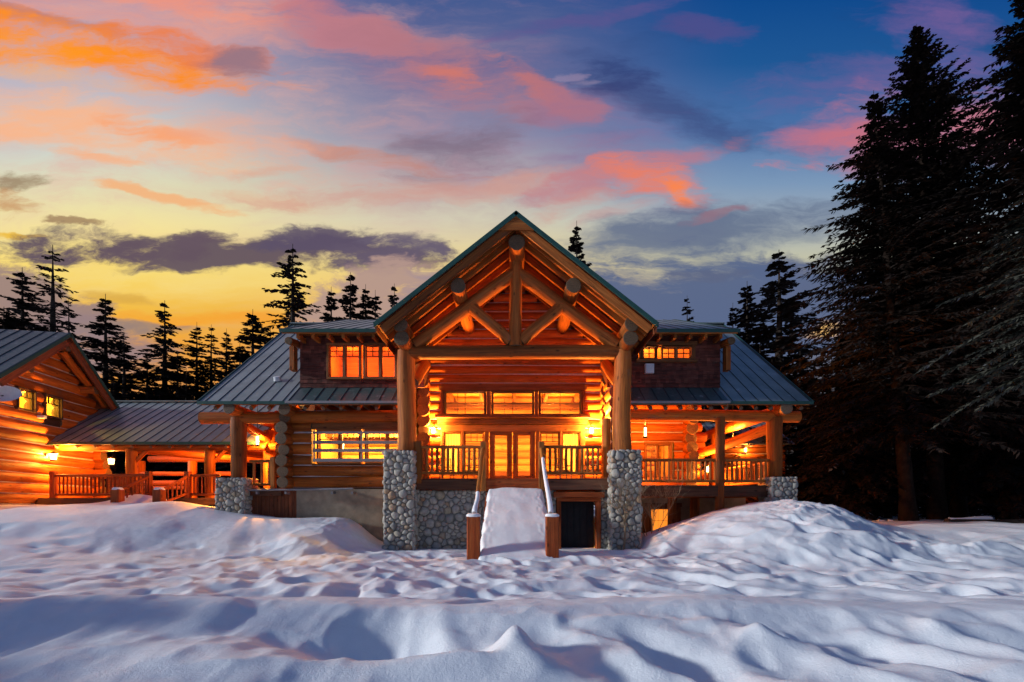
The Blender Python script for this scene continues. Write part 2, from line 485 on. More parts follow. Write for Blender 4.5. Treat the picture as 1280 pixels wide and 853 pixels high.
def roof_seams(mb, p_eave0, p_eave1, up, nrm, spacing, w=.022, h=.024, mi=0, hi_clip=None):
    """standing seams running from the eave line up by vector up"""
    p0 = Vector(p_eave0); p1 = Vector(p_eave1); up = Vector(up); nrm = Vector(nrm).normalized()
    L = (p1 - p0).length; n = int(L / spacing)
    for i in range(n + 1):
        q = p0 + (p1 - p0) * ((i + .5 * (L / spacing - n)) * spacing / L)
        mb.board(q + nrm * h * .5, q + up + nrm * h * .5, w, h, nrm, .004, .5, mi)

# ------------------------------------------------------------------ cobble faces
def clip(poly, p, nx, ny):
    out = []
    for i in range(len(poly)):
        a = poly[i]; b = poly[(i + 1) % len(poly)]
        da = (a[0] - p[0]) * nx + (a[1] - p[1]) * ny; db = (b[0] - p[0]) * nx + (b[1] - p[1]) * ny
        if da <= 0: out.append(a)
        if (da < 0 < db) or (db < 0 < da):
            t = da / (da - db); out.append((a[0] + (b[0] - a[0]) * t, a[1] + (b[1] - a[1]) * t))
    return out
def cobbles(mb, T, w, h, size, rng, depth=.09):
    """stones packed on a w x h face; T maps (u, v, out)"""
    pts = []; tries = 0
    while tries < 6000:
        tries += 1
        s = size * rng.choice((rng.uniform(.4, .7), rng.uniform(.7, 1.1), rng.uniform(1.0, 1.5)))
        p = (rng.uniform(0, w), rng.uniform(0, h), s)
        if all((p[0] - q[0]) ** 2 + (p[1] - q[1]) ** 2 > ((s + q[2]) * .46) ** 2 for q in pts): pts.append(p)
    for i, p in enumerate(pts):
        poly = [(-.02, -.02), (w + .02, -.02), (w + .02, h + .02), (-.02, h + .02)]
        for j, q in enumerate(pts):
            if j == i: continue
            dx, dy = q[0] - p[0], q[1] - p[1]; d2 = dx * dx + dy * dy
            if d2 > (size * 3) ** 2: continue
            d = math.sqrt(d2); t = .5 + .5 * (p[2] ** 2 - q[2] ** 2) * .2116 / d2
            poly = clip(poly, (p[0] + dx * t, p[1] + dy * t), dx / d, dy / d)
            if len(poly) < 3: break
        if len(poly) < 3: continue
        for _ in range(2):   # round the corners
            np_ = []
            for k in range(len(poly)):
                a = poly[k]; b = poly[(k + 1) % len(poly)]
                np_ += [(a[0] * .75 + b[0] * .25, a[1] * .75 + b[1] * .25), (a[0] * .25 + b[0] * .75, a[1] * .25 + b[1] * .75)]
            poly = np_
        cx = sum(q[0] for q in poly) / len(poly); cyy = sum(q[1] for q in poly) / len(poly)
        n = len(poly); V = []; Fc = []; dd = depth * rng.uniform(.7, 1.25) * min(1.2, p[2] / size + .2)
        tx = rng.uniform(-.12, .12); ty = rng.uniform(-.12, .12)
        rings = [(.93, -.03), (.92, .25), (.80, .72), (.55, .95), (.25, 1.02)]
        for (s, o) in rings:
            for q in poly:
                x = cx + (q[0] - cx) * s; y = cyy + (q[1] - cyy) * s
                V.append(T(x, y, dd * o + (tx * (x - cx) + ty * (y - cyy)) * max(0, o)))
        V.append(T(cx, cyy, dd * 1.04))
        for rI in range(len(rings) - 1):
            for k in range(n):
                k2 = (k + 1) % n; Fc.append((rI * n + k, rI * n + k2, (rI + 1) * n + k2, (rI + 1) * n + k))
        b = (len(rings) - 1) * n
        for k in range(n): Fc.append((b + k, b + (k + 1) % n, len(V) - 1))
        mb.add(V, Fc, None, None, min(.999, max(0, rng.gauss(.52, .24))) if rng.random() > .12 else rng.uniform(.88, 1), True, 0)

def stone_pillar(name, root, x0, x1, y0, y1, z0, z1, size, seed, top=True, lab=None):
    rng = random.Random(seed); m = MB(); e = .035
    m.box(x0 + e, x1 - e, y0 + e, y1 - e, z0, z1 - .03, mi=1)
    w = x1 - x0; dpt = y1 - y0; h = z1 - z0
    cobbles(m, lambda u, v, o: (x0 + u, y0 + e - o, z0 + v), w, h, size, rng)
    cobbles(m, lambda u, v, o: (x0 + e - o, y1 - u, z0 + v), dpt, h, size, rng)
    cobbles(m, lambda u, v, o: (x1 - e + o, y0 + u, z0 + v), dpt, h, size, rng)
    if top:
        cobbles(m, lambda u, v, o: (x0 + u, y0 + v, z1 - .04 + o * .4), w, dpt, size, rng)
    return m.build(name, [M['stone'], M['mortar']], root, lab)

# ------------------------------------------------------------------ railing
def railing(root, p0, p1, h, baluster=.07, gap=.2, posts=(True, True), pw=.2, mat='railwood', pext=.18, name='railing'):
    p0 = Vector(p0); p1 = Vector(p1); d = (p1 - p0); L = d.length; d.normalize()
    m = MB(); z = Vector((0, 0, 1))
    top = z * h; low = z * .16
    m.log(p0 + top, p1 + top, .065, .065, 10, 5, .008)
    m.log(p0 + low, p1 + low, .06, .06, 10, 5, .008)
    n = max(2, int(L / gap))
    for i in range(n):
        q = p0 + d * ((i + .5) * L / n)
        m.log(q + low, q + top, baluster / 2 * U(.9, 1.1), baluster / 2 * U(.85, 1.1), 7, 2, .006, cap=False)
    o = m.build(name, M[mat], root)
    for q, on in ((p0, posts[0]), (p1, posts[1])):
        if on:
            b = MB(); b.board(q - z * .25, q + z * (h + pext), pw, pw, (0, 1, 0), .02); b.build('railing_post', M[mat], o)
    return o

# ================================================================== SNOW GROUND
def vnoise(x, y, seed=0):
    """smooth value noise on numpy arrays, about -1..1"""
    xi = np.floor(x).astype(np.int64); yi = np.floor(y).astype(np.int64)
    fx = x - xi; fy = y - yi
    fx = fx * fx * fx * (fx * (fx * 6 - 15) + 10); fy = fy * fy * fy * (fy * (fy * 6 - 15) + 10)
    def hsh(a, b):
        n = (a * 374761393 + b * 668265263 + seed * 1274126177) & 0xffffffff
        n = ((n ^ (n >> 13)) * 1274126177) & 0xffffffff
        return ((n ^ (n >> 16)) & 0xffff) / 32767.5 - 1
    return (hsh(xi, yi) * (1 - fx) + hsh(xi + 1, yi) * fx) * (1 - fy) + (hsh(xi, yi + 1) * (1 - fx) + hsh(xi + 1, yi + 1) * fx) * fy
def fbm(x, y, oct=3, seed=0):
    s = 0; a = 1; t = 0
    for i in range(oct):
        s = s + a * vnoise(x * 2 ** i + 17.3 * i, y * 2 ** i - 9.1 * i, seed + i); t += a; a *= .5
    return s / t
def ss(x): x = np.clip(x, 0, 1); return x * x * (3 - 2 * x)
def gauss(X, Y, cx, cy_, sx, sy, a=0.0):
    c, s = math.cos(a), math.sin(a); u = (X - cx) * c + (Y - cy_) * s; v = -(X - cx) * s + (Y - cy_) * c
    return np.exp(-.5 * ((u / sx) ** 2 + (v / sy) ** 2))

def ground(X, Y):
    X = np.asarray(X, dtype=np.float64); Y = np.asarray(Y, dtype=np.float64)
    h = np.zeros_like(X)
    # long swell, wind drifts of the middle ground
    midw = ss((Y - 7.2) / 2.0)
    wx = X + .5 * fbm(X * .5, Y * .5, 2, 5); wy = Y + .4 * fbm(X * .6 + 7, Y * .6, 2, 9)
    ca, sa = math.cos(.45), math.sin(.45)
    rx = wx * ca + wy * sa; ry = -wx * sa + wy * ca
    d1 = 1 - np.abs(vnoise(rx * .95, ry * .62, 21)) * 2
    d2 = 1 - np.abs(vnoise(rx * 1.9 + 3, ry * 1.3, 33)) * 2
    d3 = fbm(X * .9, Y * .9, 2, 41)
    calm = 1 - .75 * ss((-X - 7.5) / 3.0) * ss((Y - 9) / 3)
    rough = midw * calm * (1 - .75 * ss((Y - 16) / 2))
    h = h + rough * (.070 * d1 + .060 * d2 + .07 * d3 + .03 * fbm(X * 2.6, Y * 2.6, 3, 45))
    h = h + .05 * fbm(X * .25, Y * .25, 2, 3)
    # bank on the left
    hl = 1.15 * ss((-X - 4.9) / 2.1) * ss((Y - 14.2 + .5 * vnoise(X * .7, Y * .7, 19)) / 5.4)
    hl = hl + .50 * ss((-X - 9.0) / 5.5) * ss((Y - 13.0) / 7.5) + .35 * ss((-X - 9) / 7) * ss((Y - 11) / 4) * (1 - ss((Y - 16) / 5))
    h = h + hl
    h = h + .5 * gauss(X, Y, -16.0, 20.75, .85, .65) + .15 * gauss(X, Y, -13.6, 19.5, .7, .8)
    # ploughed bank on the right
    prof = np.interp(X, [4.75, 5.3, 6.5, 7.7, 9.0, 10.6, 12.0, 13.3, 15.5, 19, 40], [0, .42, .92, 1.30, 1.58, 1.86, 1.58, 1.02, .82, .86, .9])
    back = 1 - .6 * ss((Y - 19.5) / 2) * (1 - ss((X - 11.5) / 2))
    h = h + prof * ss((Y - 12.2 + .7 * vnoise(X * .5, Y * .5, 77)) / 6.4) * back
    chunk = gauss(X, Y, 10.6, 17.2, 1.9, 1.2) + gauss(X, Y, -6.2, 18.2, 1.2, .8) + .8 * gauss(X, Y, 15, 14.2, 5, .35)
    h = h + chunk * (.07 * np.abs(fbm(X * 2.6, Y * 2.6, 3, 55)) + .08 * np.maximum(0, fbm(X * 5, Y * 5, 3, 57)) + .05 * np.abs(vnoise(X * 7, Y * 7, 59)))
    h = h + .16 * gauss(X, Y, 15, 14.3, 5, .3) * (1 + vnoise(X * 1.3, Y, 2))
    h = h + .10 * fbm(X * .6, Y * .6, 2, 91) * ss((X - 4.5) / 2) * ss((Y - 14) / 3)
    # drift crest across the foreground
    yc = 6.55 + .22 * np.sin(X * .42 + .6) + .18 * vnoise(X * .5, X * 0 + 3, 13)
    near = ss((yc + .05 - Y) / 1.15)          # 1 on the camera side
    far = ss((Y - yc) / 2.6)
    crest = .36 + .05 * vnoise(X * .7, X * 0 + 8, 14)
    h = h + crest * (1 - near) * (1 - far) + .02 * far
    nearw = ss((6.6 - Y) / .8)
    # mounds and hollows near the camera
    h = h +   .24 * gauss(X, Y, -3.4, 5.0, 1.5, .55, -.06) + .16 * gauss(X, Y, -5.6, 6.0, 1.6, .6)
    h = h - .34 * gauss(X, Y, -1.55, 5.65, .50, .42) * 1.0
    h = h + .17 * gauss(X, Y, -.78, 5.75, .16, .50, .35)
    h = h + .13 * gauss(X, Y, -.62, 4.75, .60, .16)
    h = h + .30 * gauss(X, Y, .03, 5.22, .15, .26, .3) ** .8 + .12 * gauss(X, Y, .2, 4.9, .4, .3)
    h = h + .15 * gauss(X, Y, .86, 5.62, .16, .55, .55) + .12 * gauss(X, Y, 1.25, 5.0, .55, .16, -.5)
    h = h + .20 * gauss(X, Y, 2.5, 5.75, .9, .3, -.25) - .12 * gauss(X, Y, 1.9, 5.0, .8, .4)
    rr = (X * .8 + Y * .95) 
    h = h + nearw * ss((X - 1.6) / 1.2) * (.045 * vnoise(rr * .95, (X - Y) * .8, 61) + .05 * vnoise(rr * 2, (X - Y), 63))
    bl = 1 - np.abs(vnoise(X * 1.25 + .5 * vnoise(X, Y, 4), Y * 1.15, 73)) * 2
    h = h + ss((6.9 - Y) / .8) * (.045 * fbm(X * 1.5, Y * 1.5, 2, 71) + .045 * bl + .02 * (1 - 2 * np.abs(vnoise(X * 2.6, Y * 2.3, 75))))
    for (qx, qy, qa, ql, qr) in ((1.35, 5.35, .34, .62, .45), (2.25, 5.25, .30, .7, .55), (3.1, 5.35, .34, .6, .62), (3.95, 5.15, .30, .7, .5), (4.8, 5.3, .34, .6, .6), (5.7, 5.2, .3, .7, .5)):
        h = h + nearw * .3 * qa * gauss(X, Y, qx, qy, .19, ql, qr) * (1 + .25 * vnoise(X * 3, Y * 3, 67)) - .5 * nearw * .3 * qa * gauss(X, Y, qx + .45, qy - .1, .22, ql, qr)
    # lip of the right hand ridge
    h = h + .09 * gauss(X, Y, 3.4, 6.05, 2.4, .12, -.04) * (1 + .7 * vnoise(X * 3, Y * 3, 83))
    # unseen snow heap added left of the view to throw shade over the foreground
    shade_heap = ss((-X - 7.9 - .12 * np.abs(Y)) / 1.6) * ss((X + 16) / 3) * ss((7.6 - Y) / 1.6) * ss((Y + 4) / 3)
    h = h + shade_heap * (2.15 + 1.0 * vnoise(Y * .9 + .4, X * .2, 101) + .5 * vnoise(Y * 2.3, X, 102))
    # level and lower under the buildings
    inside = ss((Y - 19.9) / .8) * ss((X + 10.0) / .6) * ss((4.6 - X) / .4)
    h = h * (1 - inside) - .3 * inside
    pad = ss((Y - 17.3) / .9) * ss((X + 5.0) / .4) * ss((5.1 - X) / .4) * ss((21 - Y) / 1.0)
    h = h * (1 - pad) + 0.0 * pad
    # forest floor
    h = h + .011 * fbm(X * 7, Y * 7, 4, 111) * ss((Y - 3) / 2)
    fl = ss((Y - 24) / 6)
    h = h * (1 - fl) + fl * (.9 + .35 * fbm(X * .12, Y * .12, 2, 97))
    return h

def axis(segs):
    out = []
    for a, b, s in segs: out += list(np.arange(a, b, s))
    return np.array(out + [segs[-1][1]])
xs = axis([(-900, -200, 100), (-200, -60, 20), (-60, -26, 3), (-26, -14, .22), (-14, -7, .08), (-7, 7, .05), (7, 14, .065), (14, 26, .22), (26, 60, 3), (60, 200, 20), (200, 900, 100)])
ys = axis([(-600, -60, 90), (-60, -6, 6), (-6, 3.4, .6), (3.4, 8, .04), (8, 13, .07), (13, 20.5, .065), (20.5, 34, .6), (34, 60, 2), (60, 200, 20), (200, 1000, 100)])
GX, GY = np.meshgrid(xs, ys)
GZ = ground(GX, GY)
nx, ny = len(xs), len(ys)
# scattered dimples: old prints and thaw hollows
rg_ = random.Random(99)
for _ in range(420):
    t = rg_.random(); fy = 7.2 + 9.3 * t; fx = rg_.uniform(-1, 1) * (3 + fy * .95); ra = rg_.uniform(.10, .24); dp = rg_.uniform(.035, .10)
    if fx < -7 and rg_.random() < .55: continue
    i0, i1 = np.searchsorted(xs, (fx - 1.1, fx + 1.1)); j0, j1 = np.searchsorted(ys, (fy - 1.1, fy + 1.1))
    an_ = rg_.uniform(0, 3.1); el_ = rg_.uniform(1.0, 2.0)
    sx_, sy_ = GX[j0:j1, i0:i1], GY[j0:j1, i0:i1]
    g_ = gauss(sx_, sy_, fx, fy, ra * el_, ra, an_)
    rim = gauss(sx_, sy_, fx, fy, ra * el_ * 1.7, ra * 1.7, an_)
    GZ[j0:j1, i0:i1] += -dp * 1.5 * g_ + dp * .5 * rim
me = bpy.data.meshes.new('snow')
vv = np.stack([GX, GY, GZ], -1).reshape(-1, 3).astype(np.float32)
idx = np.arange(nx * ny).reshape(ny, nx)
ff = np.stack([idx[:-1, :-1], idx[:-1, 1:], idx[1:, 1:], idx[1:, :-1]], -1).reshape(-1, 4).astype(np.int32)
me.vertices.add(len(vv)); me.vertices.foreach_set('co', vv.ravel())
me.loops.add(ff.size); me.loops.foreach_set('vertex_index', ff.ravel())
me.polygons.add(len(ff)); me.polygons.foreach_set('loop_start', np.arange(0, ff.size, 4, dtype=np.int32))
me.polygons.foreach_set('use_smooth', np.ones(len(ff), dtype=bool))
me.update(calc_edges=True); me.validate()
me.materials.append(M['snow'])
snow = bpy.data.objects.new('snow', me); col.objects.link(snow); tag(snow, kind='structure')
def gz(x, y): return float(ground(np.array([x]), np.array([y]))[0])

# ================================================================== LODGE
XC = .15
lodge = thing('log_lodge', 'large log lodge with tall gabled entrance porch, dormers and grey metal roof', 'lodge', (XC, 20, 0))
TF = lambda Y: (lambda a, d, z: (a, Y - d, z))            # wall facing the camera
TR = lambda X: (lambda a, d, z: (X + d, a, z))            # wall facing +X, a runs along Y
TL = lambda X: (lambda a, d, z: (X - d, a, z))            # wall facing -X

# ---- main roof
ev_y, ev_z, sl = 19.3, 5.86, .752
rg_y = 27.5; rg_z = ev_z + sl * (rg_y - ev_y)
RX0, RX1 = -12.64, 12.1
nrm = Vector((0, -sl, 1)).normalized(); nrmb = Vector((0, sl, 1)).normalized()
by = rg_y + (rg_y - ev_y)
m = MB()
FRONT = ((RX0, -8.97, rg_y), (-8.97, XC - 4.42, 20.42), (XC + 4.42, 8.81, 20.42), (8.81, RX1, rg_y))   # open where dormers and portico stand
for x0, x1, yt in FRONT:
    zt_ = ev_z + sl * (yt - ev_y)
    m.slab([(x0, ev_y, ev_z), (x1, ev_y, ev_z), (x1, yt, zt_), (x0, yt, zt_)], nrm, .06, mi=0)
m.slab([(RX1, by, ev_z), (RX0, by, ev_z), (RX0, rg_y, rg_z), (RX1, rg_y, rg_z)], nrmb, .06, mi=0)
upv = Vector((0, rg_y - ev_y, rg_z - ev_z))
roof_seams(m, (RX0 + .05, ev_y, ev_z), (-9.02, ev_y, ev_z), upv, nrm, .52, mi=1); roof_seams(m, (8.86, ev_y, ev_z), (RX1 - .05, ev_y, ev_z), upv, nrm, .52, mi=1)
m.board((RX0, rg_y, rg_z + .03), (RX1, rg_y, rg_z + .03), .4, .07, (0, 0, 1))
for x in (RX0, RX1):
    m.board((x, ev_y, ev_z - .03), Vector((x, ev_y, ev_z - .03)) + upv, .06, .15, nrm, mi=2)
m.board((RX0, ev_y - .02, ev_z - .04), (XC - 4.6, ev_y - .02, ev_z - .04), .05, .13, (0, 0, 1), mi=2)
m.board((XC + 4.6, ev_y - .02, ev_z - .04), (RX1, ev_y - .02, ev_z - .04), .05, .13, (0, 0, 1), mi=2)
roof = m.build('roof', [M['roof'], M['seam'], M['greentrim']], lodge)
m = MB()
for x0, x1, yt in FRONT:
    x0 = max(x0, RX0 + .08); x1 = min(x1, RX1 - .08); zt_ = ev_z + sl * (yt - ev_y)
    m.slab([(x0, ev_y + .06, ev_z - .03), (x1, ev_y + .06, ev_z - .03), (x1, yt, zt_ - .075), (x0, yt, zt_ - .075)], nrm, .10)
m.slab([(RX1 - .08, by, ev_z - .06), (RX0 + .08, by, ev_z - .06), (RX0 + .08, rg_y, rg_z - .09), (RX1 - .08, rg_y, rg_z - .09)], nrmb, .10)
m.build('soffit', M['soffit'], roof)
# rafter tails under the eave
for x0, x1, n in ((-12.0, -4.75, 11), (5.0, 11.7, 12)):
    for i in range(n):
        x = x0 + (x1 - x0) * i / (n - 1)
        m = MB(); a = Vector((x, ev_y + .12, ev_z - .24)); b = a + Vector((0, 1, sl)) * 1.6
        m.log(a, b, .085, .085, 8, 2, .003); m.build('rafter_tail', M['log'], lodge)
# seamed strip below the dormers (green) and the roof vent
for (x0, x1) in ((-9.05, XC - 4.45), (XC + 4.45, 8.75)):
    m = MB()
    q = lambda x, t: (x, ev_y + t, ev_z + sl * t + .008)
    m.slab([q(x0, 0), q(x1, 0), q(x1, 1.12), q(x0, 1.12)], nrm, .006, mi=0)
    roof_seams(m, q(x0 + .02, 0), q(x1 - .02, 0), Vector((0, 1.1, 1.1 * sl)), nrm, .52, mi=1)
    m.board((x0 - .05, ev_y - .05, ev_z - .02), (x1, ev_y - .05, ev_z - .02), .07, .10, (0, 0, 1), mi=2)
    m.build('eave_flashing', [M['roofgreen'], M['seam'], M['pipe']], lodge)
m = MB(); m.log((-10.25, 21.0, ev_z + sl * 1.7 + .0), (-10.25, 20.93, ev_z + sl * 1.7 + .16), .16, .14, 12, 2, 0); m.build('roof_vent', M['white'], lodge)

# ---- main log walls
FZ = 2.50
wl, ck, tr = MB(), MB(), []
RC, CO = .245, .455
lw = (PX(395, 20.3), PX(505, 20.3), PZ(578, 20.3), PZ(540.5, 20.3))
T = TF(20.3)
log_wall(wl, ck, tr, T, -9.35, -4.35, FZ - .05, 5.68, CO, RC, [(lw[0] - .12, lw[1], lw[2] - .07, lw[3] + .10)], ext=(.48, 0), jit=.15)
wl.build('log_wall', M['log'], lodge); 
# corner logs of the side wall, butt ends to the camera
wl = MB()
z = FZ + .14; k = 0
while z < 5.75:
    wl.log((-9.38 + U(-.03, .03), 20.3 - U(.45, .8), z), (-9.38, 22.5, z), .25 * U(.92, 1.1), .24, 14, 3, .01); z += CO * .98; k += 1
wl.log((-9.2, 20.3 - .9, 5.6), (-9.2, 22, 5.6), .25, .25, 14, 3, .01)
log_wall(wl, ck, tr, TL(-9.4), 22.4, 33.0, FZ - .05, 10.5, CO, RC, alim=lambda z: (max(22.4, ev_y + (z - ev_z + .5) / sl), min(33, by - (z - ev_z + .5) / sl)))
wl.build('side_log_wall', M['logfront'], lodge)
# right porch back wall + corner
wl = MB()
T24 = TF(24.0)
rw = (PX(804, 24), PX(841, 24), PZ(600, 24), PZ(557, 24))
log_wall(wl, ck, tr, T24, 4.4, 9.0, FZ, 7.2, CO, RC, [(rw[0], rw[1], rw[2], rw[3] + .12)], ext=(0, .5), jit=.25)
z = FZ + .2
while z < 7.0:
    wl.log((8.75, 24.0 - U(.45, 1.0), z), (8.75, 25.5, z), .27 * U(.9, 1.12), .25, 14, 3, .01); z += CO
log_wall(wl, ck, tr, TR(8.75), 25.4, 33.0, FZ, 10.5, CO, RC, alim=lambda z: (max(25.4, ev_y + (z - ev_z + .5) / sl), min(33, by - (z - ev_z + .5) / sl)))
log_wall(wl, ck, tr, TR(4.35), 20.3, 24.0, FZ, 7.2, CO, RC)
wl.build('porch_log_wall', M['log'], lodge)
# back wall of the house
wl = MB(); log_wall(wl, ck, tr, lambda a, d, z: (a, 33 + d, z), -9.4, 8.8, FZ, 6.6, CO, RC, n=8); wl.build('back_log_wall', M['log'], lodge)

# ---- entrance wall inside the portico
YE = 22.3; ez0 = 2.75
zA, slp, hwid, pf_y, pb_y = 12.41, .785, 5.2, 17.5, 29.0
wl = MB()
S = 600 / 22.2
ex = lambda px: (px - CX) / S
ez = lambda py: EYE + (HY - py) / S
op_low = (ex(551), ex(731), ez0, ez(530)); op_hi = (ex(552), ex(731), ez(519), ez(484))
log_wall(wl, ck, tr, TF(YE), -4.2, 4.5, ez0, 11.9, .415, .225, [op_low, op_hi], alim=lambda z: (max(-4.2, XC - (zA - .35 - z) / slp), min(4.5, XC + (zA - .35 - z) / slp)))
wl.build('entrance_log_wall', M['log'], lodge)
for xx, sd in ((-4.0, 1), (4.3, -1)):
    wl = MB()
    z = ez0 + .2; k = 0
    while z < 7.6:
        e = U(.7, 1.15) if z < 4.9 else (1.3 - .15 * k % .3)
        wl.log((xx, YE - (U(.55, .95)), z), (xx, YE + .3, z), .25 * U(.95, 1.15), .24, 14, 3, .01, flare=.12); z += .43; k += 1
    wl.build('corner_logs', M['logfront'], lodge)
ck.build('chinking', M['chink'], lodge)
[q.build('wall_trim', M['trim'], lodge) for q in tr]

# transom windows, doors, side windows
TE = TF(YE)
for (a, b) in ((557, 606), (616, 666), (675, 725)):
    window(lodge, TE, ex(a), ex(b), ez(518.5), ez(491), .06, -.08, .26, grid=g_grid(2, 2), mat='darktrim', name='transom_window')
m = MB()
for (a, b) in ((551, 554.5), (608.5, 613.5), (668.5, 672.5), (727.5, 731)):
    m.box(ex(a), ex(b), -.08, .24, ez(520), ez(490), TE)
m.box(ex(549), ex(733), -.08, .27, ez(489), ez(483), TE)
m.box(ex(546), ex(736), -.05, .62, ez(524.5), ez(520.5), TE)
m.box(ex(548), ex(734), -.08, .34, ez(531), ez(525), TE)
m.box(ex(551), ex(731), -.08, .20, ez(540), ez(531.5), TE)
for (a, b) in ((551, 554), (577, 580), (605.5, 611), (669.5, 674.5), (699.5, 702), (725, 731)):
    m.box(ex(a), ex(b), -.06, .22, ez0, ez(540), TE)
m.build('entrance_trim', M['trim'], lodge)
for (a, b, g) in ((555.5, 576, None), (581, 604, g_top(3, .2)), (676, 698.5, g_top(3, .2)), (703.5, 724, None)):
    w = window(lodge, TE, ex(a), ex(b), ez0 + .35, ez(541.5), .03, -.06, .20, grid=g, mat='trim', name='side_window')
    if g is None:
        c = MB(); n = 12
        for i in range(n):
            x0 = ex(a) + (ex(b) - ex(a)) * i / n; x1 = ex(a) + (ex(b) - ex(a)) * (i + 1) / n
            y0 = .06 * (i % 2); y1 = .06 * ((i + 1) % 2)
            c.poly([(x0, YE + .15 + y0, ez0 + .35), (x1, YE + .15 + y1, ez0 + .35), (x1, YE + .15 + y1, ez(541.5)), (x0, YE + .15 + y0, ez(541.5))])
        c.build('curtain', M['fabric'], w)
for (a, b, hs) in ((612, 640.3, 1), (641.0, 669, -1)):
    dw = window(lodge, TE, ex(a) + .21, ex(b) - .21, ez0 + .28, ez(543.5), .20, -.02, .16, mat='trim', name='door')
    h = MB(); xh = ex(640.6) - hs * .12
    h.log((xh, YE - .16, ez0 + .95), (xh, YE - .16, ez0 + 1.25), .018, .018, 8, 2, 0)
    h.box(xh - .025, xh + .025, .15, .18, ez0 + .88, ez0 + 1.3, TE)
    h.build('door_handle', M['iron'], dw)
room(lodge, TE, -3.9, 4.1, ez0 - .02, 7.35, 4.6, [(-1.7, -1.9, 5.9), (2.0, -2.0, 5.9), (-2.6, -1.5, 4.2), (2.9, -1.5, 4.2)], power=560, c=(1, .42, .06))
for (x, y, z) in ((ex(567), YE + 1.6, ez(513)), (-.4, YE + 3.2, 6.3), (1.6, YE + 3.0, 6.25)):
    m = MB(); m.log((x, y, z - .07), (x, y, z + .07), .07, .05, 10, 3, 0); b = m.build('interior_lamp', M['bulb'], lodge)
    m = MB(); m.log((x, y, z + .08), (x, y, 7.34), .012, .012, 6, 1, 0); m.build('lamp_cord', M['iron'], b)

# ---- left wall windows with the snow bars in front
T = TF(20.3); S2 = 600 / 20.1
fx = lambda px: (px - CX) / S2
fz = lambda py: EYE + (HY - py) / S2
window(lodge, T, fx(399), fx(449), lw[2] + .02, lw[3], .09, -.05, .27, [(fx(399), fx(423)), (fx(426), fx(449))], g_top(3, .26), 'trim')
window(lodge, T, fx(459), fx(505), lw[2] + .02, lw[3], .09, -.05, .27, [(fx(459), fx(482)), (fx(485), fx(505))], g_top(3, .26), 'trim')
for (p0, p1) in ((540.5, 543.5), (552, 556), (562, 566), (574, 578)):
    m = MB(); m.box(fx(394), fx(506), .40, .44, fz(p1), fz(p0), T); m.build('window_guard_bar', M['pipe'], lodge)
for px in (395, 453.5):
    m = MB(); m.box(fx(px) - .03, fx(px) + .03, .35, .39, fz(578), fz(539), T)
    for py in (542, 554, 564, 576): m.box(fx(px) - .025, fx(px) + .025, .25, .36, fz(py) - .03, fz(py) + .03, T)
    m.build('guard_bracket', M['pipe'], lodge)
room(lodge, T, -8.6, -4.6, 3.0, 5.45, 3.2, [(-6.9, -1.3, 4.9), (-5.3, -1.4, 4.9)], power=950, c=(1, .52, .08))
for x in (fx(414), fx(497)):
    m = MB(); m.log((x, 21.3, fz(557)), (x, 21.3, fz(549)), .09, .13, 12, 2, 0); b = m.build('interior_lamp', M['bulb'], lodge)

# ---- foundation, skirt, pipe
m = MB()
m.box(PX(370, 20.2), XC - 4.6, 20.14, 20.5, -.3, FZ - .12)
m.build('foundation', M['concrete'], lodge)
m = MB(); x = -11.6
while x < PX(369, 20.2) - .02:
    m.box(x, x + .155, 20.12, 20.17, .6, FZ - .2); x += .16
m.build('board_skirt', M['cedar'], lodge)
m = MB(); m.box(-9.35, -4.5, -.28, .06, FZ - .14, FZ - .04, TF(20.3)); m.build('sill_board', M['deckbeam'], lodge)
m = MB(); zp = PZ(613, 19.8)
m.log((PX(306, 19.8), 19.8, zp), (PX(441, 19.8), 19.8, zp + .06), .045, .045, 10, 4, .004)
for px in (321, 357, 415, 440): m.box(PX(px, 19.8) - .04, PX(px, 19.8) + .04, 19.78, 20.14, zp - .16, zp - .05)
m.build('wall_pipe', M['pipe'], lodge)

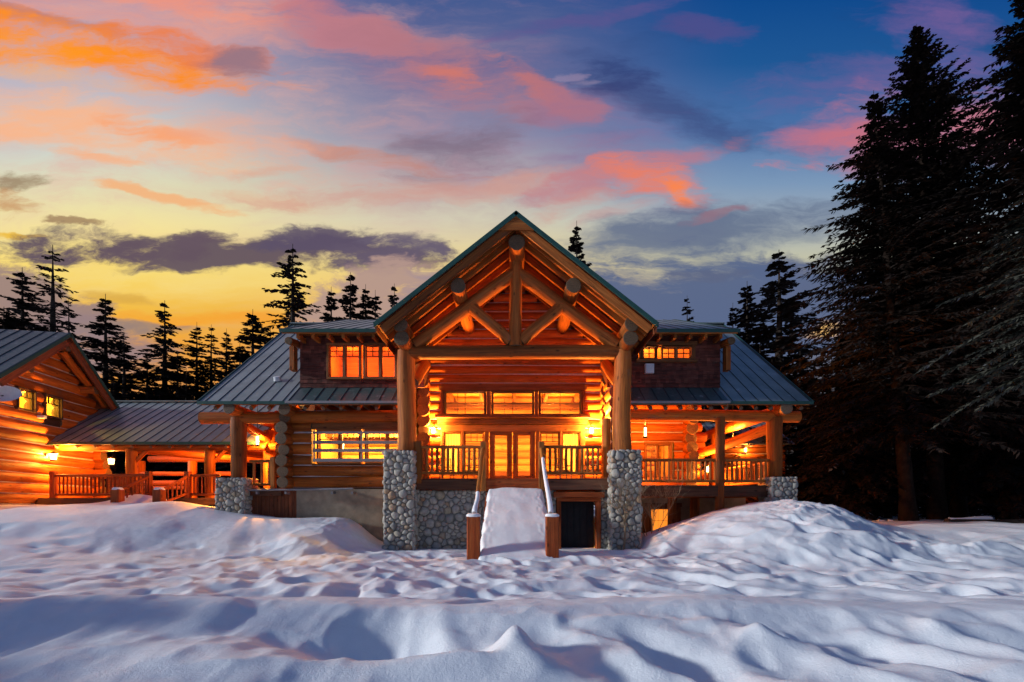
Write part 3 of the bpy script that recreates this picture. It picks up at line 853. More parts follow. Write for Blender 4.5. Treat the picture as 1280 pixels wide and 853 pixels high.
# ---- dormers
DY = 20.4
def dormer(x0, x1, ov0, ov1, px_end, op):
    d = MB()
    zb = ev_z + sl * (DY - ev_y) + .02; zt = 9.06
    for (p, q, s_, t_) in ((x0, op[0], zb, zt), (op[1], x1, zb, zt), (op[0], op[1], zb, op[2]), (op[0], op[1], op[3], zt)):
        if q - p > .01: d.box(p, q, DY, DY + .1, s_, t_, tn=.3, ch=.001)
    rows = 13; rh = (zt - zb) / rows
    for r_ in range(rows):
        x = x0 + U(-.2, 0)
        while x < x1:
            w = U(.11, .24); a, b = max(x, x0), min(x + w - .008, x1)
            za = zb + r_ * rh - U(0, .02)
            if b - a > .03 and not (b > op[0] + .02 and a < op[1] - .02 and za + rh * .7 > op[2] and za + rh * .5 < op[3]):
                d.add([(a, DY - .035, za), (b, DY - .035, za), (b, DY - .006, za + rh + .03), (a, DY - .006, za + rh + .03), (a, DY, za), (b, DY, za)],
                      [(0, 1, 2, 3), (4, 5, 1, 0)], None, None, None, False)
            x += w
    # cheek walls
    for x in (x0, x1):
        q = [(x, DY, zb), (x, DY, zt), (x, rg_y - .5, 11.6)]
        d.add(q + [(p[0] + (.1 if x == x0 else -.1), p[1], p[2]) for p in q], [(0, 1, 2), (3, 5, 4)], None, None, .3, False)
    w = d.build('dormer_wall', M['shingle'], lodge)
    fy, fz_ = 19.62, PZ(412, 19.62)
    rs = (rg_z + .28 - fz_) / (rg_y - fy)
    n = Vector((0, -rs, 1)).normalized(); up = Vector((0, rg_y - fy, rs * (rg_y - fy)))
    m = MB()
    m.slab([(ov0, fy, fz_), (ov1, fy, fz_), (ov1, rg_y, fz_ + up.z), (ov0, rg_y, fz_ + up.z)], n, .06, mi=0)
    roof_seams(m, (ov0 + .05, fy, fz_), (ov1 - .05, fy, fz_), up, n, .55, mi=1)
    m.board((ov0, fy - .02, fz_ - .05), (ov1, fy - .02, fz_ - .05), .05, .15, (0, 0, 1), mi=2)
    xe = ov0 if px_end < 640 else ov1
    m.board((xe, fy, fz_ - .05), Vector((xe, fy, fz_ - .05)) + up, .05, .15, n, mi=2)
    rf = m.build('dormer_roof', [M['roof'], M['seam'], M['greentrim']], lodge)
    m = MB(); m.slab([(ov0 + .05, fy + .05, fz_ - .07), (ov1 - .05, fy + .05, fz_ - .07), (ov1 - .05, fy + 6, fz_ + rs * 6 - .07), (ov0 + .05, fy + 6, fz_ + rs * 6 - .07)], n, .08)
    x = x0 + .2
    while x < x1:
        m.box(x - .06, x + .06, fy + .1, DY - .01, fz_ - .32, fz_ - .12); x += .62
    m.box(x0 - .05, x1 + .05, DY - .12, DY - .01, zt - .17, zt + .1)
    m.build('dormer_soffit', M['soffit'], rf)
    m = MB()   # purlin end and bracket at the outer corner
    xo = x0 - .25 if px_end < 640 else x1 + .25
    m.log((xo, fy + .25, fz_ - .38), (xo, DY + 1.2, fz_ - .1), .16, .16, 12, 2, .005)
    m.box(xo - .1, xo + .1, DY - .25, DY + .1, fz_ - 1.5, fz_ - .5)
    m.build('dormer_bracket', M['logfront'], lodge)
G3 = lambda px: (px - CX) / 600 * 20.3
Z3 = lambda py: EYE + (HY - py) / 600 * 20.3
dormer(-9.0, XC - 3.9, -9.5, XC - 3.4, 350, (G3(409), G3(496.5), Z3(474), Z3(430)))
dormer(XC + 3.9, 8.84, XC + 3.4, 9.32, 925, (G3(799), G3(865), Z3(449.5), Z3(433)))
S3 = 600 / 20.3
gx = lambda px: (px - CX) / S3
gzz = lambda py: EYE + (HY - py) / S3
TD = TF(DY)
for (sa, nm) in ((((411.5, 428.5), (431.5, 448.5)), 0), (((457, 473.5), (476.5, 493.5)), 1)):
    window(lodge, TD, gx(sa[0][0]), gx(sa[1][1]), gzz(471.5), gzz(432), .10, -.02, .15, [(gx(a), gx(b)) for a, b in sa], g_top(2, .33, 2), 'trim', name='dormer_window')
for sa in (((801, 803), (804.5, 820)), ((828.5, 844.5), (847, 863.5))):
    window(lodge, TD, gx(sa[0][0]), gx(sa[1][1]), gzz(448), gzz(434.5), .05, -.02, .15, [(gx(a), gx(b)) for a, b in sa], g_grid(2, 2), 'trim', name='dormer_window')
m = MB()
m.box(gx(795), gx(871), .02, .17, gzz(432), gzz(427), TD); m.box(gx(795), gx(871), .02, .19, gzz(453), gzz(449.5), TD)
m.box(gx(865), gx(869), .02, .15, gzz(449.3), gzz(432.2), TD)
m.build('window_trim', M['trim'], lodge)
m = MB(); m.box(gx(806), gx(817), .02, .20, gzz(467), gzz(455.5), TD, ch=.02)
for i in range(3): m.box(gx(807.5), gx(815.5), .20, .215, gzz(465 - i * 3), gzz(463.5 - i * 3), TD, ch=.002)
m.build('wall_vent', M['white'], lodge)
room(lodge, TD, -8.2, -4.3, 6.75, 8.75, 2.4, [(-7.2, -1.2, 8.2), (-5.2, -1.2, 8.2)], d0=-.15, power=170, c=(1, .17, .02), logs=False)
room(lodge, TD, 5.0, 8.2, 6.75, 8.75, 2.4, [(6.0, -1.2, 7.6)], d0=-.15, power=300, c=(1, .36, .06), logs=False)

# ---- left porch of the house
pz = 2.42
m = MB()
m.box(-12.3, -9.75, 20.02, 27.0, pz - .12, pz); m.box(-12.3, -9.6, 19.95, 20.1, pz - .32, pz - .13)
m.build('side_porch_floor', M['deckbeam'], lodge)
railing(lodge, (PX(313, 20.1), 20.1, pz), (PX(341.5, 20.1), 20.1, pz), 1.12, .12, .26, (False, True), .2)
xpl = PX(298.5, 20.1)
stone_pillar('stone_pier', lodge, xpl - .62, xpl + .52, 19.55, 20.65, .4, PZ(597.5, 19.55), .27, 3)
m = MB(); m.log((xpl, 20.1, PZ(597, 20.1)), (xpl, 20.1, 5.35), .30, .31, 14, 5, .02); m.build('porch_post', M['logfront'], lodge)
m = MB(); m.log((-13.0, 20.1, 5.35), (-4.45, 20.1, 5.42), .25, .24, 14, 7, .012); m.build('porch_plate_log', M['log'], lodge)
m = MB(); m.log((xpl + .02, 19.35, 5.62), (xpl + .02, 27.2, 5.62), .24, .24, 14, 6, .015); m.build('porch_purlin', M['log'], lodge)
xb = PX(337, 22.6)
m = MB(); m.log((xb, 22.6, pz), (xb, 22.6, 5.2), .27, .27, 14, 4, .015); m.build('porch_post', M['log'], lodge)
m = MB(); m.log((xpl + .1, 20.3, 5.15), (xb, 22.5, 4.75), .19, .19, 12, 4, .03); m.build('porch_brace', M['log'], lodge)
m = MB(); m.log((xpl, 25.5, pz), (xpl, 25.5, 5.5), .27, .27, 12, 4, .015); m.build('porch_post', M['log'], lodge)

# ---- right porch
pz2 = PZ(607, 20.1)
m = MB(); m.box(XC + 4.6, 11.3, 20.02, 27.5, pz2 - .10, pz2)
m.box(XC + 4.55, 11.35, 19.86, 20.08, PZ(621, 19.9), pz2 - .02)
m.build('porch_floor', M['deckbeam'], lodge)
xq = PX(900.5, 19.95); xr = PX(968, 20.1)
railing(lodge, (PX(799, 20.05), 20.05, pz2 + .02), (PX(896, 20.05), 20.05, pz2 + .02), PZ(576, 20.05) - pz2, .10, .19, (False, False))
railing(lodge, (PX(906, 20.05), 20.05, pz2 + .02), (PX(960, 20.05), 20.05, pz2 + .02), PZ(576, 20.05) - pz2, .10, .19, (False, False))
m = MB(); m.log((xq, 20.0, .4), (xq, 20.0, 5.35), .19, .19, 14, 6, .012); m.build('porch_post', M['logfront'], lodge)
m = MB(); m.log((xr, 20.1, PZ(596, 20.1)), (xr, 20.1, 5.35), .29, .31, 14, 5, .02); m.build('porch_post', M['log'], lodge)
stone_pillar('stone_pier', lodge, xr - .40, xr + .62, 19.55, 20.65, .4, PZ(596.5, 19.55), .27, 5)
m = MB(); m.log((XC + 4.45, 20.1, 5.50), (12.0, 20.1, 5.40), .23, .24, 14, 7, .012); m.build('porch_plate_log', M['log'], lodge)
m = MB(); m.log((xr + .05, 19.3, 5.62), (xr + .05, 27.2, 5.62), .25, .25, 14, 6, .015); m.build('porch_purlin', M['log'], lodge)
m = MB(); m.log((xr - .1, 20.2, 4.95), (xq + .3, 25.0, 4.1), .22, .22, 12, 5, .03); m.build('porch_brace', M['log'], lodge)
m = MB(); m.log((xr, 25.8, pz2), (xr, 25.8, 5.5), .27, .27, 12, 4, .015); m.build('porch_post', M['log'], lodge)
railing(lodge, (xr, 20.8, pz2), (xr, 27, pz2), 1.0, .075, .2, (False, True))
window(lodge, T24, PX(808, 23.8), PX(837, 23.8), rw[2] + .1, rw[3], .10, -.05, .28, [(PX(808, 23.8), PX(821.5, 23.8)), (PX(823.5, 23.8), PX(837, 23.8))], g_grid(2, 2), 'trim', name='porch_window')
room(lodge, T24, 5.0, 8.3, 2.7, 5.6, 2.6, [(6.6, -1.2, 4.8)], power=350, c=(1, .37, .05))
# right lower storey under the porch
TLW = TF(22.6)
m = MB(); m.box(XC + 4.8, 11.0, 22.6, 22.8, -.4, pz2 - .12, tn=.5); m.build('lower_wall', M['concrete'], lodge)
lx = lambda px: PX(px, 22.4); lz = lambda py: PZ(py, 22.4)
window(lodge, TLW, lx(814), lx(843), lz(666), lz(636), .10, .0, .22, None, g_grid(3, 2), 'trim', pane=False, name='lower_window')
m = MB(); m.poly([(lx(814), 22.50, lz(666)), (lx(843), 22.50, lz(666)), (lx(843), 22.50, lz(636)), (lx(814), 22.50, lz(636))]); m.build('window_blind', M['blind'], lodge)
m = MB(); m.box(lx(805), lx(811), .0, .2, -.2, lz(634), TLW); m.box(lx(846), lx(851), .0, .2, -.2, lz(634), TLW); m.box(lx(806), lx(852), .0, .24, lz(634), lz(629), TLW); m.build('window_trim', M['trim'], lodge)
for (xa, ya) in ((7.2, 21.6), (8.3, 21.8)):
    m = MB(); m.log((xa, ya, -.2), (xa, ya, pz2 - .13), .2, .2, 10, 3, .01); m.build('underfloor_post', M['logfront'], lodge)
m = MB(); m.log((XC + 4.8, 21.3, pz2 - .34), (11.2, 21.3, pz2 - .34), .17, .17, 10, 4, .01); m.build('floor_joist_log', M['logfront'], lodge)

# ---- portico: pillars, deck, truss, roof
YP = 18.75
PL, PR_ = PX(498.5, 18.2), PX(782.5, 18.2)
stone_pillar('stone_pillar', lodge, PL - .56, PL + .56, 18.18, 19.3, -.3, PZ(563.5, 18.18), .26, 11)
stone_pillar('stone_pillar', lodge, PR_ - .56, PR_ + .56, 18.18, 19.3, -.3, PZ(562.5, 18.18), .26, 12)
for px in (508, 778):
    x = PX(px, YP); m = MB(); m.log((x, YP, PZ(563, 18.5)), (x, YP, 7.72), .36, .335, 18, 8, .025); m.build('portico_post', M['logfront'], lodge)
dz = 2.75
m = MB()
m.box(PL + .5, PR_ - .5, 18.72, YE - .2, dz - .06, dz)
m.box(PL + .55, PX(606, 18.66), 18.62, 18.74, PZ(612.5, 18.66), dz - .065); m.box(PX(674, 18.66), PR_ - .55, 18.62, 18.74, PZ(612.5, 18.66), dz - .065)
m.build('entrance_deck', M['deckbeam'], lodge)
rng = random.Random(21); m = MB()
sx0, sx1 = PL + .5, PX(607, 18.75); szt = PZ(612.5, 18.7)
m.box(sx0, sx1, 18.86, 19.2, -.3, szt - .02, mi=1)
cobbles(m, lambda u, v, o: (sx0 + u, 18.86 - o, -.3 + v), sx1 - sx0, szt + .28, .30, rng)
m.build('stone_wall', [M['stone'], M['mortar']], lodge)
dx0, dx1 = PX(701, 18.85), PX(745, 18.85)
for (a, b, sd) in ((PX(676, 18.75), dx0 - .2, 22), (dx1 + .2, PR_ - .45, 23)):
    rng = random.Random(sd); m = MB(); m.box(a, b, 18.86, 19.2, -.3, szt - .02, mi=1)
    cobbles(m, lambda u, v, o: (a + u, 18.86 - o, -.3 + v), b - a, szt + .28, .26, rng); m.build('stone_wall', [M['stone'], M['mortar']], lodge)
m = MB(); zt = PZ(627, 18.85)
m.box(dx0 - .17, dx0, 18.74, 19.1, -.1, zt); m.box(dx1, dx1 + .17, 18.74, 19.1, -.1, zt); m.box(dx0 - .17, dx1 + .17, 18.74, 19.1, zt, zt + .14)
m.board((PX(692, 18.7), 18.74, zt + .26), (PX(755, 18.7), 18.74, zt + .25), .3, .22, (0, 0, 1), .03)
df = m.build('cellar_door_frame', M['post_red'], lodge)
m = MB(); m.box(dx0, dx1, 19.35, 19.42, -.2, zt)
for i in range(5):
    x = dx0 + (dx1 - dx0) * (i + .5) / 5; m.box(x - .11, x + .11, 19.33, 19.352, .05, zt - .05, ch=.008)
m.box(dx1 - .16, dx1 - .12, 19.28, 19.33, .95, 1.1)
m.build('cellar_door', M['dark'], df)

# railings of the deck
rh = PZ(560, 18.72) - dz
railing(lodge, (PX(523.5, 18.72), 18.72, dz + .05), (PX(603, 18.72), 18.72, dz + .05), rh - .02, .115, .20, (True, False), .27, pext=.22)
railing(lodge, (PX(677.5, 18.72), 18.72, dz + .05), (PX(751, 18.72), 18.72, dz + .05), rh - .02, .115, .20, (False, False), .27)
m = MB(); m.log((PX(757.5, 18.9), 18.9, dz), (PX(757.5, 18.9), 18.9, 5.1), .17, .17, 12, 4, .01); m.build('porch_post', M['log'], lodge)

m = MB(); m.log((-3.95, YP, PZ(440.5, YP)), (4.2, YP, PZ(440.5, YP)), .27, .27, 16, 8, .02); m.build('tie_beam', M['logfront'], lodge)
ztie = PZ(440.5, YP)
m = MB(); m.log((XC, YP - .05, ztie + .2), (XC, YP - .05, 11.15), .255, .24, 16, 5, .015); m.build('king_post', M['logfront'], lodge)
for s in (-1, 1):
    m = MB(); m.log((XC + s * 3.95, YP, ztie + .28), (XC + s * .12, YP, 10.72), .26, .25, 16, 7, .02); m.build('principal_rafter', M['logfront'], lodge)
    m = MB(); m.log((XC + s * 1.75, YP, 9.45), (XC + s * .2, YP, ztie + .42), .235, .225, 14, 4, .015); m.build('web_brace', M['logfront'], lodge)
    m = MB(); m.log((XC + s * 2.14, 17.72, 9.82), (XC + s * 2.14, YE + .2, 9.82), .285, .26, 16, 6, .02); m.build('purlin', M['logfront'], lodge)
    m = MB(); m.log((XC + s * 4.28, 17.75, 8.40), (XC + s * 4.28, YE + .2, 8.40), .27, .27, 16, 6, .02); m.build('eave_log', M['logfront'], lodge)
    m = MB(); m.log((XC + s * 4.24, 17.80, 7.90), (XC + s * 4.24, YE + .2, 7.90), .28, .27, 16, 6, .02); m.build('eave_log', M['logfront'], lodge)
    m = MB(); m.log((XC + s * 4.1, YP + .15, 6.5), (XC + s * 3.9, YP + 1.9, 7.75), .27, .25, 14, 4, .02); m.build('knee_brace', M['log'], lodge)
m = MB(); m.log((XC + .03, 17.72, 11.42), (XC + .03, YE + .2, 11.42), .30, .28, 16, 6, .02); m.build('ridge_log', M['logfront'], lodge)

# portico roof
m = MB(); so = MB()
zE = zA - slp * hwid
for s in (-1, 1):
    n = Vector((s * slp, 0, 1)).normalized()
    e0 = (XC + s * hwid, pf_y, zE); e1 = (XC + s * hwid, pb_y, zE); r0 = (XC, pf_y, zA); r1 = (XC, pb_y, zA)
    m.slab([e0, e1, r1, r0], n, .05, mi=0)
    roof_seams(m, e0, e1, Vector(r0) - Vector(e0), n, .52, mi=1)
    m.board(Vector(e0) - n * .06 + Vector((0, -.03, 0)), Vector(r0) - n * .06 + Vector((0, -.03, 0)), .06, .16, n, .01, mi=2)
    m.board(Vector(e0) - n * .05, Vector(e1) - n * .05, .06, .14, (0, 0, 1), mi=2)
    so.slab([Vector(e0) - n * .07 + Vector((-s * .05, .04, .04)), Vector(e1) - n * .07 + Vector((-s * .05, 0, .04)), Vector(r1) - n * .07, Vector(r0) - n * .07 + Vector((0, .04, 0))], n, .07)
    so.board(Vector(e0) + Vector((-s * .08, .05, -.17)), Vector(e1) + Vector((-s * .08, 0, -.17)), .06, .22, (0, 0, 1))
rf = m.build('portico_roof', [M['roofgreen'], M['seam'], M['greentrim']], lodge)
so.build('portico_soffit', M['cedar'], rf)
for s in (-1, 1):
    n = Vector((s * slp, 0, 1)).normalized()
    e = Vector((XC + s * (hwid - .06), 0, zE - .02)); r_ = Vector((XC, 0, zA))
    for i, (yy, w, dp, off) in enumerate(((17.56, .07, .30, .29), (17.95, .13, .26, .27), (18.55, .13, .26, .27), (19.4, .13, .26, .27), (20.2, .13, .26, .27), (21.0, .13, .26, .27), (21.8, .13, .26, .27))):
        b = MB(); o = -n * off + Vector((0, yy, 0))
        b.board(e + o + (r_ - e) * .012, r_ + o - (r_ - e) * .012 * (1 if i else 0), w, dp, n, .012)
        b.build('barge_board' if i == 0 else 'rafter', M['logfront'] if i == 0 else M['soffit'], lodge)
m = MB(); hw2 = .72
m.add([(XC - hw2, 17.47, zA - .12 - slp * hw2), (XC + hw2, 17.47, zA - .12 - slp * hw2), (XC, 17.47, zA - .12), (XC - hw2, 17.52, zA - .12 - slp * hw2), (XC + hw2, 17.52, zA - .12 - slp * hw2), (XC, 17.52, zA - .12)],
      [(0, 1, 2), (5, 4, 3), (0, 3, 4, 1), (1, 4, 5, 2), (2, 5, 3, 0)], None, None, .5, False)
m.build('gable_peak_board', M['logfront'], lodge)

# ================================================================== ENTRANCE STAIRS
stair = thing('entrance_stairs', 'wooden entrance stairs with log handrails, buried under a ramp of snow', 'stairs', (XC, 16.6, 0))
sxl, sxr = PX(607, 18.6), PX(676, 18.6)
m = MB(); nst = 12
for i in range(nst):
    y = 18.6 - (i + 1) * .27; z = 2.10 - (i + .5) * .165
    m.box(sxl, sxr, y, y + .27, z - .05, z)
    m.box(sxl, sxr, y + .265, y + .285, z, z + .14)
m.box(sxl - .05, sxr + .05, 18.52, 18.6, dz - .5, dz - .01)
m.build('steps', M['post_red'], stair)
y0s = 14.85; zps = PZ(646, y0s)
for s, pxb, pxt in ((-1, 592, 604), (1, 690, 677)):
    xb_ = PX(pxb, y0s); xt = PX(pxt, 18.5)
    m = MB(); m.board((xb_, y0s, -.35), (xb_, y0s, zps), .40, .34, (0, 1, 0), .035); m.build('newel_post', M['post_red'], stair)
    m = MB(); m.board((xt, 18.55, dz - .5), (xt, 18.55, PZ(552.5, 18.5)), .22, .22, (0, 1, 0), .02); m.build('newel_post', M['railwood'], stair)
    hr0 = Vector((xb_ + s * -.02, y0s + .1, zps - .10)); hr1 = Vector((xt, 18.5, PZ(561, 18.5)))
    m = MB(); m.log(hr0, hr1, .085, .08, 10, 8, .012); m.build('handrail', M['railwood'], stair)
    # snow lying on the post and the rail
    m = MB(); V = []
    nn = 12; c0 = Vector((xb_, y0s, zps))
    for (rr, zz) in ((.205, -.005), (.225, .03), (.21, .07), (.15, .095)):
        for k in range(nn):
            th = 2 * math.pi * k / nn; sq = 1 / max(abs(math.cos(th)), abs(math.sin(th))) ** .6
            V.append(c0 + Vector((math.cos(th) * rr * sq * U(.96, 1.04), math.sin(th) * rr * sq * .9, zz + U(-.008, .008))))
    V.append(c0 + Vector((0, 0, .10)))
    Fc = [(q * nn + k, q * nn + (k + 1) % nn, (q + 1) * nn + (k + 1) % nn, (q + 1) * nn + k) for q in range(3) for k in range(nn)] + [(3 * nn + k, 3 * nn + (k + 1) % nn, 4 * nn) for k in range(nn)]
    m.add(V, Fc)
    tag(m.build('post_snow', M['snowcap']), 'snow cap on the %s foot post of the entrance stairs' % ('left' if s < 0 else 'right'), 'snow', 'snow lying on the stair posts and rails')
    m = MB(); t1 = .30 if s < 0 else .80
    nseg = 10; prev = None; up3 = Vector((0, 0, .075))
    a = hr0 + (hr1 - hr0) * (.05) + up3; b = hr0 + (hr1 - hr0) * t1 + up3
    m.log(a, b, .085, .06 if s > 0 else .07, 10, nseg, .02)
    tag(m.build('rail_snow', M['snowcap']), ('short lump of snow on the lower end of the left stair handrail' if s < 0 else 'long strip of snow along the right stair handrail'), 'snow', 'snow lying on the stair posts and rails')
# ramp of snow over the steps
nu, nv = 56, 90; V = []
for j in range(nv):
    t = j / (nv - 1); y = 18.50 - t * 4.35
    aa = 2.36 - .60 * (18.5 - y); zc = .5 * (aa + math.sqrt(aa * aa + .04))
    for i in range(nu):
        u = i / (nu - 1); hw_ = 1.08 + .14 * t + .03 * math.sin(j * .35)
        x = XC - .02 + (u * 2 - 1) * hw_
        e = abs(u * 2 - 1)
        edge = max(0, (e - .90) / .10)
        nse = mnoise.noise((x * 2.2, y * 2.2, 3)) * .035 + mnoise.noise((x * 9, y * 9, 1)) * .02 * (.3 + 1.2 * (e > .7))
        zz = zc + .05 * (1 - e * e) + nse * .8 - edge ** 2 * .38
        if j == 0: zz -= .12
        if j > nv - 9: zz -= .035 * (j - nv + 9)
        V.append((x + mnoise.noise((y * 3, x, 7)) * .04 * (e > .8), y, zz))
Fc = [(j * nu + i, j * nu + i + 1, (j + 1) * nu + i + 1, (j + 1) * nu + i) for j in range(nv - 1) for i in range(nu - 1)]
m = MB(); m.add(V, Fc); o = m.build('stair_snow', M['snowcap']); tag(o, 'smooth white ramp of snow covering the entrance stairs', 'snow')

# ================================================================== SIDE CABIN (turned about 9.6 degrees)
ang = math.atan(.17); cn = Vector((math.cos(ang), math.sin(ang), 0)); cl = Vector((-math.sin(ang), math.cos(ang), 0))
CW = Vector((-20.3, 22.06, 0)) - cn * 1.0
cabin = thing('log_cabin', 'side log cabin with two small yellow windows in its gable wall', 'cabin', CW, ang, local=True)
def cab(px, py, off=.28):
    u, v = (px - CX) / F, (HY - py) / F
    t = (off + cn.dot(CW)) / (cn.x * u + cn.y)
    P = Vector((u * t, t, 0)) - CW
    return P.dot(cl), EYE + v * t
TC = lambda a, d, z: (d, a, z)
cA, cs, ch = 9.62, .78, 3.75
wins = []
for (p0, p1, q0, q1) in ((24.5, 44.5, 486, 514), (58.5, 77.5, 494.5, 523)):
    a0, z1 = cab(p0, q0); a1, z0b = cab(p1, q1); zz1 = (cab(p0, q0)[1] + cab(p1, q0 + 4)[1]) / 2; zz0 = (cab(p0, q1 - 4)[1] + cab(p1, q1)[1]) / 2
    wins.append((a0, a1, zz0, zz1))
wl, ck, tr = MB(), MB(), []
log_wall(wl, ck, tr, TC, -3.75, 3.36, 1.3, 9.4, .455, .245, [(w[0] - .08, w[1] + .08, w[2] - .08, w[3] + .08) for w in wins], alim=lambda z: (max(-3.75, -(cA - .38 - z) / cs), min(3.36, (cA - .38 - z) / cs)))
z = 1.5
while z < 6.3:
    wl.log((U(.35, .8), 3.1, z), (-2, 3.1, z), .25, .25, 12, 3, .01, flare=.1); wl.log((.1, -3.6, z), (-2, -3.6, z), .25, .25, 12, 3, .01); z += .455
for sd in (-1, 1):
    log_wall(wl, ck, tr, (lambda a, d, z, sd=sd: (a, sd * (3.3 + d), z)), -9, -2, 1.3, 6.5, .455, .245, n=8)
wl.build('log_wall', M['log'], cabin); ck.build('chinking', M['chink'], cabin); [q.build('wall_trim', M['darktrim'], cabin) for q in tr]
for w in wins:
    window(cabin, TC, w[0], w[1], w[2], w[3], .07, -.05, .29, None, g_top(3, .36), 'darktrim')
room(cabin, TC, wins[0][0] - .5, wins[1][1] + .5, wins[1][2] - .7, wins[0][3] + .25, 2.4, [], power=0, c=(1, .7, .12), logs=False)
am = (wins[0][0] + wins[1][1]) / 2
for a in (wins[0][0] + .1, wins[1][1] - .2):
    l = plamp((-1.1, a, wins[0][3] - .2), 420, (1, .62, .05), .12, cabin, 'interior_light')
m = MB(); so = MB()
for s in (-1, 1):
    n = Vector((0, s * cs, 1)).normalized(); zE_ = cA - cs * ch
    e0 = Vector((1.0, s * ch, zE_)); e1 = Vector((-9.5, s * ch, zE_)); r0 = Vector((1.0, 0, cA)); r1 = Vector((-9.5, 0, cA))
    m.slab([e0, e1, r1, r0], n, .05, mi=0)
    roof_seams(m, e1, e0, r0 - e0, n, .5, mi=1)
    m.board(e0 - n * .07 + Vector((.02, 0, 0)), r0 - n * .07 + Vector((.02, 0, 0)), .05, .16, n, mi=2)
    m.board(e0 - n * .05, e1 - n * .05, .05, .14, (0, 0, 1), mi=2)
    so.slab([e0 - n * .07, e1 - n * .07, r1 - n * .07, r0 - n * .07], n, .07)
    b = MB(); b.board(e0 - n * .30 + Vector((-.08, 0, 0)), r0 - n * .30 + Vector((-.08, 0, 0)), .10, .34, n, .015); b.build('barge_board', M['cedar'], cabin)
    b = MB(); b.log((.85, s * 2.0, cA - cs * 2.0 - .62), (-1, s * 2.0, cA - cs * 2.0 - .62), .2, .2, 12, 2, .005); b.build('purlin', M['logfront'], cabin)
    b = MB(); b.log((.5, s * 3.2, zE_ + .2), (.5, s * .25, cA - .75), .17, .17, 12, 5, .03); b.build('gable_rafter', M['log'], cabin)
b = MB(); b.log((.9, 0, cA - .62), (-1, 0, cA - .62), .24, .24, 14, 2, .005); b.build('ridge_log', M['logfront'], cabin)
rf = m.build('roof', [M['roofgreen'], M['seam'], M['greentrim']], cabin); so.build('soffit', M['cedar'], rf)
b = MB(); a, z = cab(50, 521, .3); b.box(.25, .5, a - .09, a + .09, z - .07, z + .05); b.build('flood_lamp', M['white'], cabin)
# satellite dish
a, z = cab(4, 495, .7); P = CW + cl * a + cn * .7
dish = thing('satellite_dish', 'pale oval satellite dish on the gable wall of the side cabin', 'dish', (P.x, P.y, z))
m = MB(); V = []; nn = 24; rr_ = 6
ax = Vector((.35, -.8, .45)).normalized(); b1 = Vector((.92, .4, 0)).normalized(); b1 = (b1 - ax * b1.dot(ax)).normalized(); b2 = ax.cross(b1)
for q in range(rr_ + 1):
    for k in range(nn):
        t = q / rr_; th = 2 * math.pi * k / nn
        V.append(P + Vector((0, 0, z)) + b1 * (math.cos(th) * t * .62) + b2 * (math.sin(th) * t * .40) + ax * (.16 * t * t))
m.add(V, [(q * nn + k, q * nn + (k + 1) % nn, (q + 1) * nn + (k + 1) % nn, (q + 1) * nn + k) for q in range(rr_) for k in range(nn)], smooth=True)
m.build('reflector', M['dish'], dish)
m = MB(); c0 = P + Vector((0, 0, z)); m.log(c0 - b2 * .38 + ax * .1, c0 + ax * .55 - b2 * .1, .018, .018, 8, 2, 0); m.log(c0 + ax * .50 - b2 * .12, c0 + ax * .64 - b2 * .08, .05, .045, 10, 2, 0); m.build('feed_arm', M['iron'], dish)
m = MB(); m.log(c0, c0 - cn * .45 - Vector((0, 0, .1)), .03, .03, 8, 2, 0); m.build('mount', M['iron'], dish)

# ================================================================== COVERED WALKWAY
walk = thing('covered_walkway', 'open log walkway with low grey metal roof between cabin and lodge', 'walkway', (-16, 24, 0))
wy0, wz0, wy1, wz1 = 21.8, 4.56, 26.2, 7.32; wsl = (wz1 - wz0) / (wy1 - wy0)
n = Vector((0, -wsl, 1)).normalized(); nb = Vector((0, wsl, 1)).normalized(); wx0, wx1 = -22.2, -11.7
m = MB(); so = MB()
m.slab([(wx0, wy0, wz0), (wx1, wy0, wz0), (wx1, wy1, wz1), (wx0, wy1, wz1)], n, .05, mi=0)
m.slab([(wx1, 30.6, wz0), (wx0, 30.6, wz0), (wx0, wy1, wz1), (wx1, wy1, wz1)], nb, .05, mi=0)
roof_seams(m, (wx0, wy0, wz0), (wx1, wy0, wz0), Vector((0, wy1 - wy0, wz1 - wz0)), n, .5, mi=1)
m.board((wx0, wy1, wz1 + .02), (wx1, wy1, wz1 + .02), .3, .06, (0, 0, 1)); m.board((wx0, wy0 - .02, wz0 - .05), (wx1, wy0 - .02, wz0 - .05), .05, .14, (0, 0, 1), mi=2)
so.slab([(wx0, wy0 + .05, wz0 - .03), (wx1, wy0 + .05, wz0 - .03), (wx1, wy1, wz1 - .07), (wx0, wy1, wz1 - .07)], n, .08)
so.slab([(wx1, 30.6, wz0 - .07), (wx0, 30.6, wz0 - .07), (wx0, wy1, wz1 - .07), (wx1, wy1, wz1 - .07)], nb, .08)
rf = m.build('roof', [M['roof'], M['seam'], M['greentrim']], walk); so.build('soffit', M['soffit'], rf)
x = -20.8
while x < -10.6:
    m = MB(); a = Vector((x, wy0 + .12, wz0 - .2)); m.log(a, a + Vector((0, 1, wsl)) * 3.6, .085, .085, 8, 2, .004); m.build('rafter_tail', M['log'], walk); x += .86
wfz = 2.02
for (yy, zz, r_) in ((22.35, 4.42, .19), (28.6, 4.42, .19)):
    m = MB(); m.log((-21.6, yy, zz), (-10.6, yy, zz), r_, r_, 12, 8, .015); m.build('plate_log', M['log'], walk)
for px in (165, 263):
    x = PX(px, 22.35); m = MB(); m.log((x, 22.35, wfz - .6), (x, 22.35, 4.3), .22, .23, 12, 4, .015); m.build('walkway_post', M['log'], walk)
for px in (176, 241, 300):
    x = PX(px, 28.6); m = MB(); m.log((x, 28.6, wfz - 1.2), (x, 28.6, 4.3), .24, .24, 12, 4, .015); m.build('walkway_post', M['log'], walk)
